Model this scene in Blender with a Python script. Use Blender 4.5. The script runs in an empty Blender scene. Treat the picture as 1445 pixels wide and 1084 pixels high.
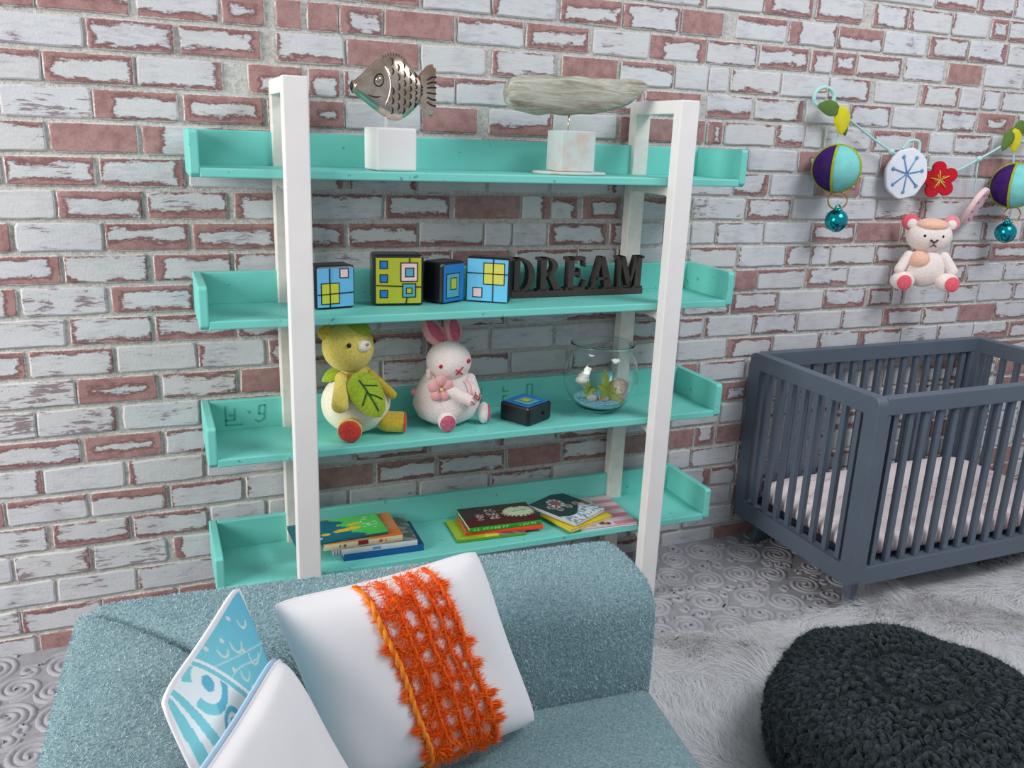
import bpy, math, random
import numpy as np
from mathutils import Vector, Matrix

random.seed(7)
rng = np.random.default_rng(7)
scene = bpy.context.scene
COL = scene.collection
PI = math.pi

# ------------------------------------------------------------------ camera
CAM = Vector((-0.1084, -2.9755, 1.7516))
CR = Vector((0.92387558, -0.38083768, 0.03763734))
CU = Vector((0.0718514, 0.2692183, 0.96039517))
CF = Vector((0.37588733, 0.88458135, -0.27608793))
FPX = 1205.2
cd = bpy.data.cameras.new('camera')
cam = bpy.data.objects.new('camera', cd)
COL.objects.link(cam)
cam.matrix_world = Matrix(((CR.x, CU.x, -CF.x, CAM.x), (CR.y, CU.y, -CF.y, CAM.y), (CR.z, CU.z, -CF.z, CAM.z), (0, 0, 0, 1)))
cd.sensor_width = 36.0
cd.lens = FPX / 1445 * 36
cd.clip_start = 0.02
scene.camera = cam

# ------------------------------------------------------------------ light
scene.view_settings.view_transform = 'Standard'
scene.view_settings.look = 'None'
scene.view_settings.gamma = 1.0
scene.view_settings.use_curve_mapping = False
scene.view_settings.exposure = -0.14
w = bpy.data.worlds.new('room_daylight')
scene.world = w
w.use_nodes = True
w.node_tree.nodes['Background'].inputs[0].default_value = (0.90, 0.94, 1.0, 1)
w.node_tree.nodes['Background'].inputs[1].default_value = 0.47


def area(name, loc, target, sx, sy, power, color):
    l = bpy.data.lights.new(name, 'AREA')
    l.shape = 'RECTANGLE'
    l.size, l.size_y = sx, sy
    l.energy = power
    l.color = color
    o = bpy.data.objects.new(name, l)
    COL.objects.link(o)
    o.location = loc
    o.rotation_euler = (Vector(target) - Vector(loc)).to_track_quat('-Z', 'Y').to_euler()
    return o


area('window_light', (-3.9, -1.7, 2.6), (1.2, -0.3, 0.8), 2.4, 2.0, 250, (1.0, 0.965, 0.93))
area('high_fill_light', (3.2, -2.6, 4.2), (1.8, -0.6, 0.4), 1.8, 1.4, 105, (0.93, 0.96, 1.0))  # added fill lamp: lifts the right side and gives reflections a bright panel


# ------------------------------------------------------------------ helpers
def at(px, py, **k):
    d = CF + CR * ((px - 722.5) / FPX) - CU * ((py - 542) / FPX)
    (a, v), = k.items()
    i = 'xyz'.index(a)
    return CAM + d * ((v - CAM[i]) / d[i])


def lin(c):
    return tuple(((x / 255) / 12.92 if x / 255 <= .04045 else ((x / 255 + .055) / 1.055) ** 2.4) for x in c)


def rgba(c):
    return lin(c) + (1,)


class N:
    """small node-graph helper"""
    def __init__(s, name):
        s.m = bpy.data.materials.new(name)
        s.m.use_nodes = True
        s.t = s.m.node_tree
        s.b = s.t.nodes['Principled BSDF']

    def n(s, typ, **kw):
        o = s.t.nodes.new(typ)
        for k, v in kw.items():
            if k.startswith('i_'):
                s.put(o.inputs[int(k[2:])], v)
            else:
                setattr(o, k, v)
        return o

    def put(s, inp, v):
        if hasattr(v, 'is_output') or isinstance(v, bpy.types.NodeSocket):
            s.t.links.new(v, inp)
        elif isinstance(v, bpy.types.Node):
            s.t.links.new(v.outputs[0], inp)
        else:
            inp.default_value = v

    def math(s, op, a, b=0.0, c=0.0, clamp=False):
        o = s.t.nodes.new('ShaderNodeMath')
        o.operation = op
        o.use_clamp = clamp
        s.put(o.inputs[0], a)
        s.put(o.inputs[1], b)
        s.put(o.inputs[2], c)
        return o.outputs[0]

    def mix(s, f, a, b, mode='MIX'):
        o = s.t.nodes.new('ShaderNodeMix')
        o.data_type = 'RGBA'
        o.blend_type = mode
        s.put(o.inputs[0], f)
        s.put(o.inputs[6], a)
        s.put(o.inputs[7], b)
        return o.outputs[2]

    def noise(s, scale, detail=3, rough=.55, vec=None, dist=0):
        o = s.t.nodes.new('ShaderNodeTexNoise')
        o.inputs['Scale'].default_value = scale
        o.inputs['Detail'].default_value = detail
        o.inputs['Roughness'].default_value = rough
        o.inputs['Distortion'].default_value = dist
        if vec is not None:
            s.t.links.new(vec, o.inputs['Vector'])
        return o.outputs[0]

    def obj(s):
        return s.n('ShaderNodeTexCoord').outputs['Object']

    def pos(s):
        return s.n('ShaderNodeNewGeometry').outputs['Position']

    def mapr(s, v, a, b, c=0., d=1., smooth=False):
        o = s.t.nodes.new('ShaderNodeMapRange')
        if smooth:
            o.interpolation_type = 'SMOOTHSTEP'
        s.put(o.inputs[0], v)
        for i, q in enumerate((a, b, c, d)):
            s.put(o.inputs[i + 1], q)
        return o.outputs[0]

    def bump(s, h, strength=.5, dist=.01):
        o = s.t.nodes.new('ShaderNodeBump')
        o.inputs['Strength'].default_value = strength
        o.inputs['Distance'].default_value = dist
        s.put(o.inputs['Height'], h)
        s.t.links.new(o.outputs[0], s.b.inputs['Normal'])

    def out(s, **k):
        for a, v in k.items():
            s.put(s.b.inputs[{'color': 'Base Color', 'rough': 'Roughness', 'metal': 'Metallic', 'spec': 'Specular IOR Level', 'sheen': 'Sheen Weight'}.get(a, a)], v)
        return s.m


def mat(name, c, rough=.6, var=.08, scale=12, bump=.15, bscale=60, bdist=.004, metal=0, spec=.4, c2=None, sheen=0):
    g = N(name)
    v = g.obj()
    a = rgba(c)
    b = rgba(c2) if c2 else tuple(x * (1 - var * 2) for x in a[:3]) + (1,)
    f = g.mapr(g.noise(scale, 4, .6, v), .3, .75)
    if bump:
        g.bump(g.noise(bscale, 4, .6, v), bump, bdist)
    return g.out(color=g.mix(f, a, b), rough=rough, metal=float(metal), spec=spec, sheen=float(sheen))


def attr_mat(name, rough=.6, bump=.1, bscale=150, metal=0, bdist=.002, spec=.4, var=.1):
    g = N(name)
    a = g.n('ShaderNodeAttribute', attribute_name='paint').outputs[0]
    v = g.obj()
    g.bump(g.noise(bscale, 3, .6, v), bump, bdist)
    f = g.mapr(g.noise(30, 3, .6, v), .3, .7, 0, var)
    return g.out(color=g.mix(f, a, (.1, .1, .1, 1)), rough=rough, metal=float(metal), spec=spec)


def plush(name, c, c2, scale=140, bump=.9, dist=.006, sheen=.3):
    g = N(name)
    v = g.obj()
    n1 = g.noise(scale, 4, .75, v)
    n2 = g.noise(scale * .12, 3, .6, v)
    f = g.mapr(n1, .36, .66)
    g.bump(n1, bump, dist)
    col = g.mix(f, rgba(c2), rgba(c))
    col = g.mix(g.mapr(n2, .3, .8, 0, .22), col, rgba([x * .8 for x in c]))
    return g.out(color=col, rough=.95, spec=.15, sheen=float(sheen))


class MB:
    def __init__(s):
        s.v = []
        s.f = []
        s.c = []
        s.cur = None

    def add(s, vs, fs, M=None, col=None):
        o = len(s.v)
        if M is not None:
            vs = [M @ Vector(p) for p in vs]
        s.v += [tuple(p) for p in vs]
        s.f += [tuple(i + o for i in f) for f in fs]
        s.c += [col or s.cur or (1, 1, 1)] * len(vs) if not isinstance(col, list) else col
        return s

    def box(s, a, b, M=None, col=None):
        x0, y0, z0 = a
        x1, y1, z1 = b
        v = [(x0, y0, z0), (x1, y0, z0), (x1, y1, z0), (x0, y1, z0), (x0, y0, z1), (x1, y0, z1), (x1, y1, z1), (x0, y1, z1)]
        return s.add(v, [(0, 3, 2, 1), (4, 5, 6, 7), (0, 1, 5, 4), (1, 2, 6, 5), (2, 3, 7, 6), (3, 0, 4, 7)], M, col)

    def tube(s, pts, r, seg=8, closed=False, col=None):
        pts = [Vector(p) for p in pts]
        n = len(pts)
        rs = r if isinstance(r, (list, tuple)) else [r] * n
        vs, fs = [], []
        up = None
        for i, p in enumerate(pts):
            if closed:
                t = pts[(i + 1) % n] - pts[i - 1]
            else:
                t = pts[min(i + 1, n - 1)] - pts[max(i - 1, 0)]
            t.normalize()
            if up is None:
                up = t.orthogonal().normalized()
            else:
                up = (up - t * up.dot(t)).normalized()
            b = t.cross(up)
            for k in range(seg):
                a = 2 * PI * k / seg
                vs.append(p + (up * math.cos(a) + b * math.sin(a)) * rs[i])
        m = n if closed else n - 1
        for i in range(m):
            j = (i + 1) % n
            for k in range(seg):
                l = (k + 1) % seg
                fs.append((i * seg + k, i * seg + l, j * seg + l, j * seg + k))
        if not closed:
            fs.append(tuple(range(seg))[::-1])
            fs.append(tuple(range((n - 1) * seg, n * seg)))
        return s.add(vs, fs, None, col)

    def ell(s, c, r, seg=20, rings=12, M=None, col=None, zpow=None):
        """ellipsoid; M (3x3/rotation) applied about c"""
        vs, fs = [], []
        r = r if isinstance(r, (list, tuple)) else (r, r, r)
        R = M or Matrix.Identity(3)
        c = Vector(c)
        for i in range(1, rings):
            ph = PI * i / rings
            for k in range(seg):
                a = 2 * PI * k / seg
                vs.append(c + R @ Vector((r[0] * math.sin(ph) * math.cos(a), r[1] * math.sin(ph) * math.sin(a), r[2] * math.cos(ph))))
        vs += [c + R @ Vector((0, 0, r[2])), c + R @ Vector((0, 0, -r[2]))]
        t, b = len(vs) - 2, len(vs) - 1
        for i in range(rings - 2):
            for k in range(seg):
                l = (k + 1) % seg
                fs.append((i * seg + k, (i + 1) * seg + k, (i + 1) * seg + l, i * seg + l))
        for k in range(seg):
            l = (k + 1) % seg
            fs.append((t, k, l))
            fs.append((b, (rings - 2) * seg + l, (rings - 2) * seg + k))
        return s.add(vs, fs, None, col)

    def lathe(s, prof, c=(0, 0, 0), seg=32, M=None, col=None, cap=False):
        vs, fs = [], []
        for r, z in prof:
            for k in range(seg):
                a = 2 * PI * k / seg
                vs.append((r * math.cos(a) + c[0], r * math.sin(a) + c[1], z + c[2]))
        for i in range(len(prof) - 1):
            for k in range(seg):
                l = (k + 1) % seg
                fs.append((i * seg + k, i * seg + l, (i + 1) * seg + l, (i + 1) * seg + k))
        if cap:
            fs.append(tuple(range(seg))[::-1])
            fs.append(tuple(range((len(prof) - 1) * seg, len(prof) * seg)))
        return s.add(vs, fs, M, col)

    def prism(s, outline, d0, d1, M=None, col=None):
        """outline in (x, z), thickness along y from d0 to d1"""
        n = len(outline)
        v = [(x, d0, z) for x, z in outline] + [(x, d1, z) for x, z in outline]
        f = [tuple(range(n)), tuple(range(2 * n - 1, n - 1, -1))]
        for i in range(n):
            j = (i + 1) % n
            f.append((i, i + n, j + n, j))
        return s.add(v, f, M, col)

    def grid(s, fn, nu, nv, M=None, cfn=None, closed_u=False):
        vs, fs, cs = [], [], []
        for j in range(nv + 1):
            for i in range(nu + 1):
                u, v = i / nu, j / nv
                vs.append(fn(u, v))
                cs.append(cfn(u, v) if cfn else (s.cur or (1, 1, 1)))
        for j in range(nv):
            for i in range(nu):
                a = j * (nu + 1) + i
                fs.append((a, a + 1, a + nu + 2, a + nu + 1))
        return s.add(vs, fs, M, cs)

    def build(s, name, m, parent=None, smooth=False, bevel=0, kind=None, label=None, sub=0):
        me = bpy.data.meshes.new(name)
        me.from_pydata(s.v, [], s.f)
        if any(c != (1, 1, 1) for c in s.c):
            ca = me.color_attributes.new('paint', 'FLOAT_COLOR', 'POINT')
            arr = np.ones((len(s.v), 4), dtype=np.float32)
            arr[:, :3] = np.array(s.c)
            ca.data.foreach_set('color', arr.ravel())
        me.materials.append(m)
        if smooth:
            me.polygons.foreach_set('use_smooth', [True] * len(me.polygons))
        me.update()
        o = bpy.data.objects.new(name, me)
        COL.objects.link(o)
        if parent is not None:
            o.parent = parent
            # meshes are laid out in world space; an Empty sits at its thing's base
            mw = Matrix.Translation(parent.location) if parent.type == 'EMPTY' else Matrix.Identity(4)
            o.matrix_parent_inverse = mw.inverted()
        if bevel:
            b = o.modifiers.new('bevel', 'BEVEL')
            b.width = bevel
            b.segments = 2
            b.limit_method = 'ANGLE'
            if smooth is None or not smooth:
                me.polygons.foreach_set('use_smooth', [False] * len(me.polygons))
        if sub:
            q = o.modifiers.new('sub', 'SUBSURF')
            q.levels = q.render_levels = sub
        if kind:
            o['kind'] = kind
        if label:
            o['label'] = label
        return o


def tag(o, label, cat, group=None, kind=None):
    o['label'] = label
    o['category'] = cat
    if group:
        o['group'] = group
    if kind:
        o['kind'] = kind
    return o


def thing(name, label, cat, loc=(0, 0, 0), group=None):
    o = bpy.data.objects.new(name, None)
    o.empty_display_size = .05
    COL.objects.link(o)
    o.location = loc
    return tag(o, label, cat, group)


def copyof(o, name, M, parent):
    """a part repeated with shared mesh, placed by a world matrix M relative to the source"""
    c = o.copy()
    c.name = name
    COL.objects.link(c)
    c.parent = parent
    c.matrix_parent_inverse = Matrix.Translation(parent.location).inverted()
    c.matrix_basis = M
    return c


def rotz(a):
    return Matrix.Rotation(a, 4, 'Z')


def frame3(xdir, up=Vector((0, 0, 1))):
    x = Vector(xdir).normalized()
    z = (Vector(up) - x * x.dot(up)).normalized()
    y = z.cross(x)
    return Matrix((x, y, z)).transposed()


def axis_rot(direction):
    """rotation taking +Z to direction"""
    return Vector(direction).to_track_quat('Z', 'Y').to_matrix()


# ------------------------------------------------------------------ materials
M_MORTAR = None
g = N('mortar')
v = g.pos()
n1 = g.noise(60, 5, .75, v)
n2 = g.noise(9, 3, .6, v)
g.bump(n1, 1.0, .012)
M_MORTAR = g.out(color=g.mix(g.mapr(n1, .3, .62), rgba((176, 174, 172)), g.mix(n2, rgba((236, 232, 226)), rgba((222, 222, 218)))), rough=.95, spec=.2)


def brick_material():
    g = N('whitewashed_brick')
    uv = g.n('ShaderNodeAttribute', attribute_name='buv')
    sep = g.n('ShaderNodeSeparateXYZ')
    g.put(sep.inputs[0], uv.outputs[1])
    u, v = sep.outputs[0], sep.outputs[1]
    mg = g.n('ShaderNodeAttribute', attribute_name='margin')
    sc = g.n('ShaderNodeSeparateColor')
    g.put(sc.inputs[0], mg.outputs[0])
    L, R, T = sc.outputs[0], sc.outputs[1], sc.outputs[2]
    B = mg.outputs['Alpha']
    ex = g.n('ShaderNodeAttribute', attribute_name='extra')
    se = g.n('ShaderNodeSeparateColor')
    g.put(se.inputs[0], ex.outputs[0])
    ln, streak, rnd = se.outputs[0], se.outputs[1], se.outputs[2]
    pos = g.pos()
    mp = g.n('ShaderNodeMapping')
    g.put(mp.inputs[0], pos)
    mp.inputs[3].default_value = (.55, 1, 1.5)
    n = g.noise(20, 6, .72, mp.outputs[0])
    nn = g.math('MULTIPLY', g.math('SUBTRACT', n, .5), .075)
    nf = g.noise(120, 3, .7, pos)
    nn = g.math('ADD', nn, g.math('MULTIPLY', g.math('SUBTRACT', nf, .5), .012))
    H = .0863

    def side(d, m):
        return g.math('ADD', g.math('SUBTRACT', d, g.math('SUBTRACT', g.math('MULTIPLY', m, .0072), .012)), g.math('MULTIPLY', nn, g.math('MINIMUM', m, 1.0)))
    s = g.math('MINIMUM', g.math('MINIMUM', side(u, L), side(g.math('SUBTRACT', ln, u), R)),
               g.math('MINIMUM', side(g.math('SUBTRACT', H, v), T), side(v, B)))
    white = g.mapr(s, .0075, .0165, 0, 1, True)
    edge = g.math('MINIMUM', g.math('MINIMUM', u, g.math('SUBTRACT', ln, u)), g.math('MINIMUM', v, g.math('SUBTRACT', H, v)))
    rim = g.mapr(g.math('ADD', edge, g.math('MULTIPLY', g.math('SUBTRACT', nf, .5), .010)), .0030, .0012, 0, .9, True)
    # whitewash streaks where the wash is thin
    mp2 = g.n('ShaderNodeMapping')
    g.put(mp2.inputs[0], pos)
    mp2.inputs[3].default_value = (.22, 1, 1.25)
    st = g.noise(75, 5, .72, mp2.outputs[0], .4)
    patch = g.noise(9, 2, .5, pos)
    th = g.math('SUBTRACT', .735, g.math('MULTIPLY', streak, .030))
    th = g.math('SUBTRACT', th, g.math('MULTIPLY', g.math('SUBTRACT', patch, .5), .55))
    bare = g.mapr(g.math('SUBTRACT', st, th), 0, .05, 0, .85, True)
    # wisps of white left on fully red bricks
    wisp = g.mapr(g.math('ADD', g.math('MULTIPLY', st, .6), g.math('MULTIPLY', patch, .55)), .67, .80, 0, .55, True)
    cwhite = g.mix(n, rgba((218, 219, 222)), rgba((196, 199, 204)))
    cwhite = g.mix(g.mapr(g.math('ADD', g.math('MULTIPLY', st, .7), g.math('MULTIPLY', patch, .5)), .56, .74, 0, .42, True), cwhite, rgba((158, 152, 166)))
    cwhite = g.mix(g.math('MULTIPLY', rnd, .4), cwhite, rgba((206, 203, 198)))
    cbare = g.mix(nf, rgba((118, 104, 108)), rgba((150, 130, 132)))
    dark = g.mapr(s, -.004, .010, 0, 1, True)
    cred = g.mix(dark, g.mix(nf, rgba((186, 150, 147)), rgba((160, 121, 118))), rgba((126, 88, 87)))
    mott = g.noise(26, 4, .7, pos)
    cred = g.mix(g.mapr(mott, .42, .68, 0, .7), cred, rgba((136, 98, 97)))
    cred = g.mix(wisp, cred, rgba((192, 180, 182)))
    cw = g.mix(bare, cwhite, cbare)
    col = g.mix(white, cred, cw)
    col = g.mix(rim, col, rgba((214, 212, 208)))
    h = g.math('ADD', g.math('MULTIPLY', white, .5), g.math('ADD', g.math('MULTIPLY', nf, .6), g.math('MULTIPLY', st, .35)))
    g.bump(h, .55, .004)
    return g.out(color=col, rough=.88, spec=.25)


M_BRICK = brick_material()
M_MINT = None
g = N('mint_paint')
v = g.obj()
n1 = g.noise(4, 4, .6, v)
sp = g.noise(42, 2, .5, v)
f2 = g.mapr(sp, .70, .735, 0, .55)
g.bump(g.noise(90, 3, .6, v), .12, .003)
M_MINT = g.out(color=g.mix(f2, g.mix(n1, rgba((128, 214, 203)), rgba((110, 203, 193))), rgba((40, 120, 115))), rough=.5, spec=.4)
M_WHITE = mat('white_painted_wood', (240, 236, 234), .55, .03, 8, .12, 70, .003)
M_CREAM = mat('white_paint_showing_wood', (222, 214, 206), .6, .05, 30, .15, 90, .003, c2=(236, 232, 226))
M_CRIB = mat('slate_blue_paint', (90, 101, 116), .42, .06, 6, .08, 60, .003, spec=.5)
M_CARPET = mat('embossed_grey_carpet', (164, 163, 168), .95, .12, 30, .6, 260, .004, spec=.1)
M_SWIRL = mat('grey_carpet_swirl', (180, 178, 184), .95, .1, 40, .6, 300, .004, spec=.1)
M_SOFA = plush('blue_grey_plush', (170, 200, 206), (110, 146, 156), 150, 1.0, .008, .2)
g = N('sofa_pile_fibre')
a = g.n('ShaderNodeAttribute', attribute_name='paint').outputs[0]
M_PILE = g.out(color=a, rough=.9, spec=.2)
g = N('white_fur')
a = g.n('ShaderNodeAttribute', attribute_name='paint').outputs[0]
M_FUR = g.out(color=a, rough=.6, spec=.3)
tr = g.n('ShaderNodeBsdfTranslucent')
g.put(tr.inputs[0], a)
mxs = g.n('ShaderNodeMixShader')
mxs.inputs[0].default_value = .45
g.t.links.new(g.b.outputs[0], mxs.inputs[1])
g.t.links.new(tr.outputs[0], mxs.inputs[2])
g.t.links.new(mxs.outputs[0], g.t.nodes['Material Output'].inputs[0])
M_RUG = mat('rug_backing', (214, 210, 206), .95, .2, 14, .6, 80, .01)
M_POUF = plush('charcoal_wool', (66, 78, 84), (14, 18, 22), 60, 1.0, .008, .1)
M_COTTON = mat('white_cotton', (238, 236, 238), .9, .02, 5, .25, 420, .0012, spec=.15, sheen=.1)
M_DARK = mat('black_lacquer', (34, 35, 40), .28, .1, 20, .05, 60, .002, spec=.5)
M_WORD = mat('dark_brown_wood', (72, 61, 58), .6, .15, 40, .25, 120, .003)
M_GLASS = bpy.data.materials.new('clear_glass')
M_GLASS.use_nodes = True
b = M_GLASS.node_tree.nodes['Principled BSDF']
b.inputs['Base Color'].default_value = (.97, 1, 1, 1)
b.inputs['Transmission Weight'].default_value = 1
b.inputs['Roughness'].default_value = 0
b.inputs['IOR'].default_value = 1.36
M_PAINT = attr_mat('printed_card', .45, .03)
M_PRINTCLOTH = attr_mat('printed_cloth', .85, .15, 300, 0, .0015, .15, .05)
M_PRINTFELT = attr_mat('coloured_felt', .95, .8, 220, 0, .003, .1, .2)
M_PRINTGLOSS = attr_mat('glazed_print', .3, .02, 60, 0, .001, .5, .03)

# ------------------------------------------------------------------ wall of bricks
PITCH, Z0 = .0993, 2.053
ZA = ((0, 0), 4.014)
ZB = ((0, 260), 4.014)
ZC = ((0, 520), 4.014)
ZD = ((0, 700), 2.823)
ZE = ((1000, 0), 3.245)
ZF = ((430, 240), 4.928)
ZG = ((680, 230), 4.817)
ZH = ((300, 0), 4.014)
ZI = ((950, 230), 3.737)
ZJ = ((900, 440), 3.188)
ZK = ((1145, 300), 4.817)
ZL = ((440, 0), 2.58)
ZM = ((430, 440), 3.074)
BR = [
 (ZA, '-60,185,20,0015,3 210,725,35,2136,3 780,1230,60,0003,0 -60,460,160,0000,4 495,980,200,3222,1 1020,1473,225,1424,0 -50,225,370,0030,2 245,750,385,3232,2 780,1255,410,0301,2 0,510,560,0000,7 530,1000,590,8031,2 1045,1489,620,4444,2 -60,250,770,0020,4 285,775,785,9999,2 810,1250,790,9500,1 30,530,960,2233,4 570,1040,970,1412,1'),
 (ZH, '55,290,70,5454,2 360,500,90,9999,0 540,705,90,9999,0 720,960,110,5232,1 980,1370,130,9999,1 365,740,265,2003,1 765,1170,300,9999,3 1190,1545,320,0000,0 205,510,430,5252,2 545,720,450,3240,1 1215,1370,490,0040,1 550,745,640,5555,1 755,1175,620,0000,1 1190,1500,660,9999,2 860,1170,10,3333,0'),
 (ZL, '535,770,105,0030,2 785,1010,130,3343,0 1030,1230,150,0000,4 1240,1440,170,8630,1 660,890,30,3000,1 910,1130,45,3352,0 1140,1340,55,4221,1 1350,1500,80,9999,0 660,885,230,3112,0 915,1115,230,9999,1 1130,1320,260,0130,1 1330,1445,270,0000,1 525,720,330,0020,1 1220,1420,345,0060,0 650,875,430,0205,1 880,1110,450,0000,1 240,400,10,9999,0 410,650,10,0000,1'),
 (ZB, '-60,305,120,0000,1 330,805,120,4242,1 840,1280,120,1114,5 1330,1600,110,4030,3 -100,55,300,9900,0 90,580,310,0000,4 600,1065,300,2225,1 1095,1560,290,3243,2 -120,340,490,0523,3 370,835,480,1111,2 875,1310,470,5132,3 1335,1600,450,1010,2 -100,90,670,0500,4 125,600,660,0000,6 635,1090,650,5232,4 -60,365,830,0000,4 400,855,810,2112,3 885,1325,800,2223,5 1350,1700,840,2222,3 -100,135,1000,0332,3 165,640,980,0220,4 665,1110,960,0000,3 1125,1500,960,2000,3'),
 (ZC, '-100,420,120,0000,7 435,890,120,5555,2 925,1340,90,0121,5 -150,195,310,0000,7 210,655,290,0200,6 700,1130,265,0000,4 -80,450,470,0032,5 480,915,430,5555,3 945,1160,400,0021,2 -180,235,640,0300,5 250,700,600,0000,2 730,1150,570,3000,3 -90,15,800,9999,0 40,490,790,0030,2 515,945,740,0240,1 970,1370,700,1020,3 1400,1700,660,1000,2 -60,265,960,0110,5 300,735,910,2213,5 760,1170,860,1022,2 1195,1500,790,0000,4 80,505,1060,1200,5 530,940,1000,0000,7 985,1250,980,4100,1'),
 (ZD, '-60,215,365,0000,3 228,540,330,0000,4 550,870,300,1010,2 -60,75,490,0000,6 85,400,460,2020,3 405,700,400,0040,1 715,900,360,0050,1'),
 (ZF, '0,270,100,0300,2 315,775,100,1200,2 790,1255,100,0000,1 55,540,240,0020,3 565,1010,240,3223,2 1045,1500,240,9999,2 -40,275,440,3333,3 310,780,440,2133,3 805,1240,430,0003,2 60,540,600,0000,5 560,1010,590,0020,2 1030,1420,590,9999,0'),
 (ZG, '480,860,155,0060,0 280,465,280,0500,1 480,655,280,0330,2 690,940,290,7333,0 1060,1280,270,0030,0 20,200,460,0000,0 215,445,460,0000,0 460,850,460,3322,0 1040,1230,460,0000,5 1240,1420,460,3000,2 240,645,620,0020,1 660,900,620,1010,2 1050,1260,600,0000,2'),
 (ZI, '330,505,100,0413,0 525,750,90,0000,0 760,990,110,5555,0 1005,1200,100,0000,0 110,380,215,0000,5 395,620,220,2213,4 640,1070,215,0000,4 100,220,350,0000,1 235,475,350,1010,0 490,725,350,0000,0 740,960,350,3233,0 975,1200,350,9999,2 90,335,480,1020,0 350,590,475,1000,0 600,725,465,3011,0 735,825,465,1010,0 840,1060,465,0011,0 1075,1250,465,2222,0 330,445,605,9999,0 455,690,600,0020,1 710,920,595,3113,0 930,1140,590,0000,2 320,550,715,2213,0 560,790,710,0000,1 800,1015,700,2213,0 1035,1150,700,2222,0 40,155,850,0022,2 175,415,850,2000,2 430,650,830,2212,2 665,885,820,0000,0 895,1105,800,2000,2 30,280,960,0000,3 290,520,960,5221,1 535,760,930,0000,1 775,975,910,2010,0 985,1200,900,4020,0 25,130,1060,9999,0 145,380,1050,0010,1'),
 (ZJ, '385,490,345,5252,0 380,475,430,0000,0 150,255,550,9999,1 265,345,545,3303,0 360,470,530,9999,0 145,235,640,0000,1 245,440,620,1010,1 190,325,720,0500,1 335,435,710,0130,1 320,415,810,0000,1 205,410,960,0000,3'),
 (ZK, '320,590,110,9999,2 460,720,250,2221,2 960,1215,260,2122,1 1225,1500,250,4343,0 1070,1310,380,1010,0 1320,1500,370,1010,0 650,910,540,0000,3 930,1130,530,2020,3 1150,1375,510,0110,0 1390,1500,500,1010,0 490,750,680,5031,0 765,1000,670,2020,0 1010,1245,650,9999,1 1255,1500,620,1013,0 60,325,840,2020,0 335,590,830,6030,0 605,855,800,0000,4 870,1100,790,1000,4 1110,1340,780,0305,1 1350,1500,760,3232,0'),
 (ZE, '720,1035,10,0000,1 1045,1230,20,1003,0 1240,1400,30,4003,0 0,250,15,0000,1 260,480,30,6333,1 500,710,45,2003,2 760,920,75,3311,2 930,1115,90,2010,1 1125,1290,110,1000,0 1300,1375,140,3333,1 1385,1500,150,0012,2 0,120,110,9999,1 135,360,135,0030,3 375,590,150,8200,1 600,805,170,2260,0 815,1000,180,0000,4 1015,1190,220,4222,1 1200,1370,235,0402,3 1380,1500,250,0000,4 0,225,230,0121,0 240,460,260,0233,2 475,570,270,3030,0 580,680,280,3333,0 690,885,300,0222,1 905,1080,315,1001,0 1100,1255,340,9999,1 1270,1445,360,0000,3 0,95,345,0000,1 110,330,360,1002,1 340,550,385,0000,0 560,740,400,0311,0 770,960,420,0000,3 980,1150,440,4311,0 1160,1250,450,0000,0 1260,1330,460,1010,0 1345,1500,475,1010,1 0,200,480,0014,1 220,435,510,0411,1 450,640,525,0000,1 655,835,530,1221,1 850,1050,540,0000,0 1065,1220,560,2121,1 1235,1400,580,9953,0 0,65,600,5332,0 80,300,610,0010,1 315,440,610,3003,0 450,525,610,0000,1 540,740,620,0000,4 760,930,620,2030,1 945,1010,640,9999,0 1020,1120,650,0000,0 1135,1290,660,0222,2 190,405,720,0000,0 420,560,720,9944,0 1010,1220,760,0000,1'),
]
courses = {}
for (org, s), txt in BR:
    for e in txt.split():
        a, b_, y_, code, st = e.split(',')
        a, b_, y_ = float(a) / s + org[0], float(b_) / s + org[0], float(y_) / s + org[1]
        P, Q = at(a, y_, y=-.01), at(b_, y_, y=-.01)
        zm = (P.z + Q.z) / 2
        k = int(math.floor((Z0 - zm) / PITCH))
        x0_, x1_ = P.x, Q.x
        lst = courses.setdefault(k, [])
        for j, q in enumerate(lst):
            if x0_ < q[1] - .03 and x1_ > q[0] + .03:
                break
        else:
            lst.append([x0_, x1_, code, int(st)])
XW0, XW1 = -1.4, 4.9
bricks = []
for k in range(-6, 21):
    lst = sorted(courses.get(k, []))
    full = []
    cur = XW0 - (.14 if k % 2 else 0)
    GAP = .017

    def fill(a, b_):
        w_ = b_ - a
        n_ = max(1, round(w_ / .272))
        if w_ < .06:
            return
        cuts = [a + w_ * i / n_ + (rng.uniform(-.02, .02) if 0 < i < n_ else 0) for i in range(n_ + 1)]
        for i in range(n_):
            r_ = rng.random()
            code = '0000' if r_ < .4 else ('9999' if r_ < .5 else ''.join(str(int(c)) for c in rng.integers(0, 4, 4)))
            full.append([cuts[i] + (GAP if i or a > XW0 else 0), cuts[i + 1], code, int(rng.integers(0, 5))])
    for q in lst:
        if q[0] - cur > .09:
            fill(cur, q[0] - GAP)
        full.append([max(q[0], (full[-1][1] + .010) if full else -9), q[1], q[2], q[3]])
        cur = q[1]
    fill(cur, XW1)
    bricks += [(k, *q) for q in full if q[1] - q[0] > .035]

wall = MB().box((XW0, 0.0, -.02), (XW1, .12, Z0 + PITCH * 5.6)).build('wall_back', M_MORTAR)
wall['kind'] = 'structure'
wall['label'] = 'whitewashed red brick wall with pale rough mortar'


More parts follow.
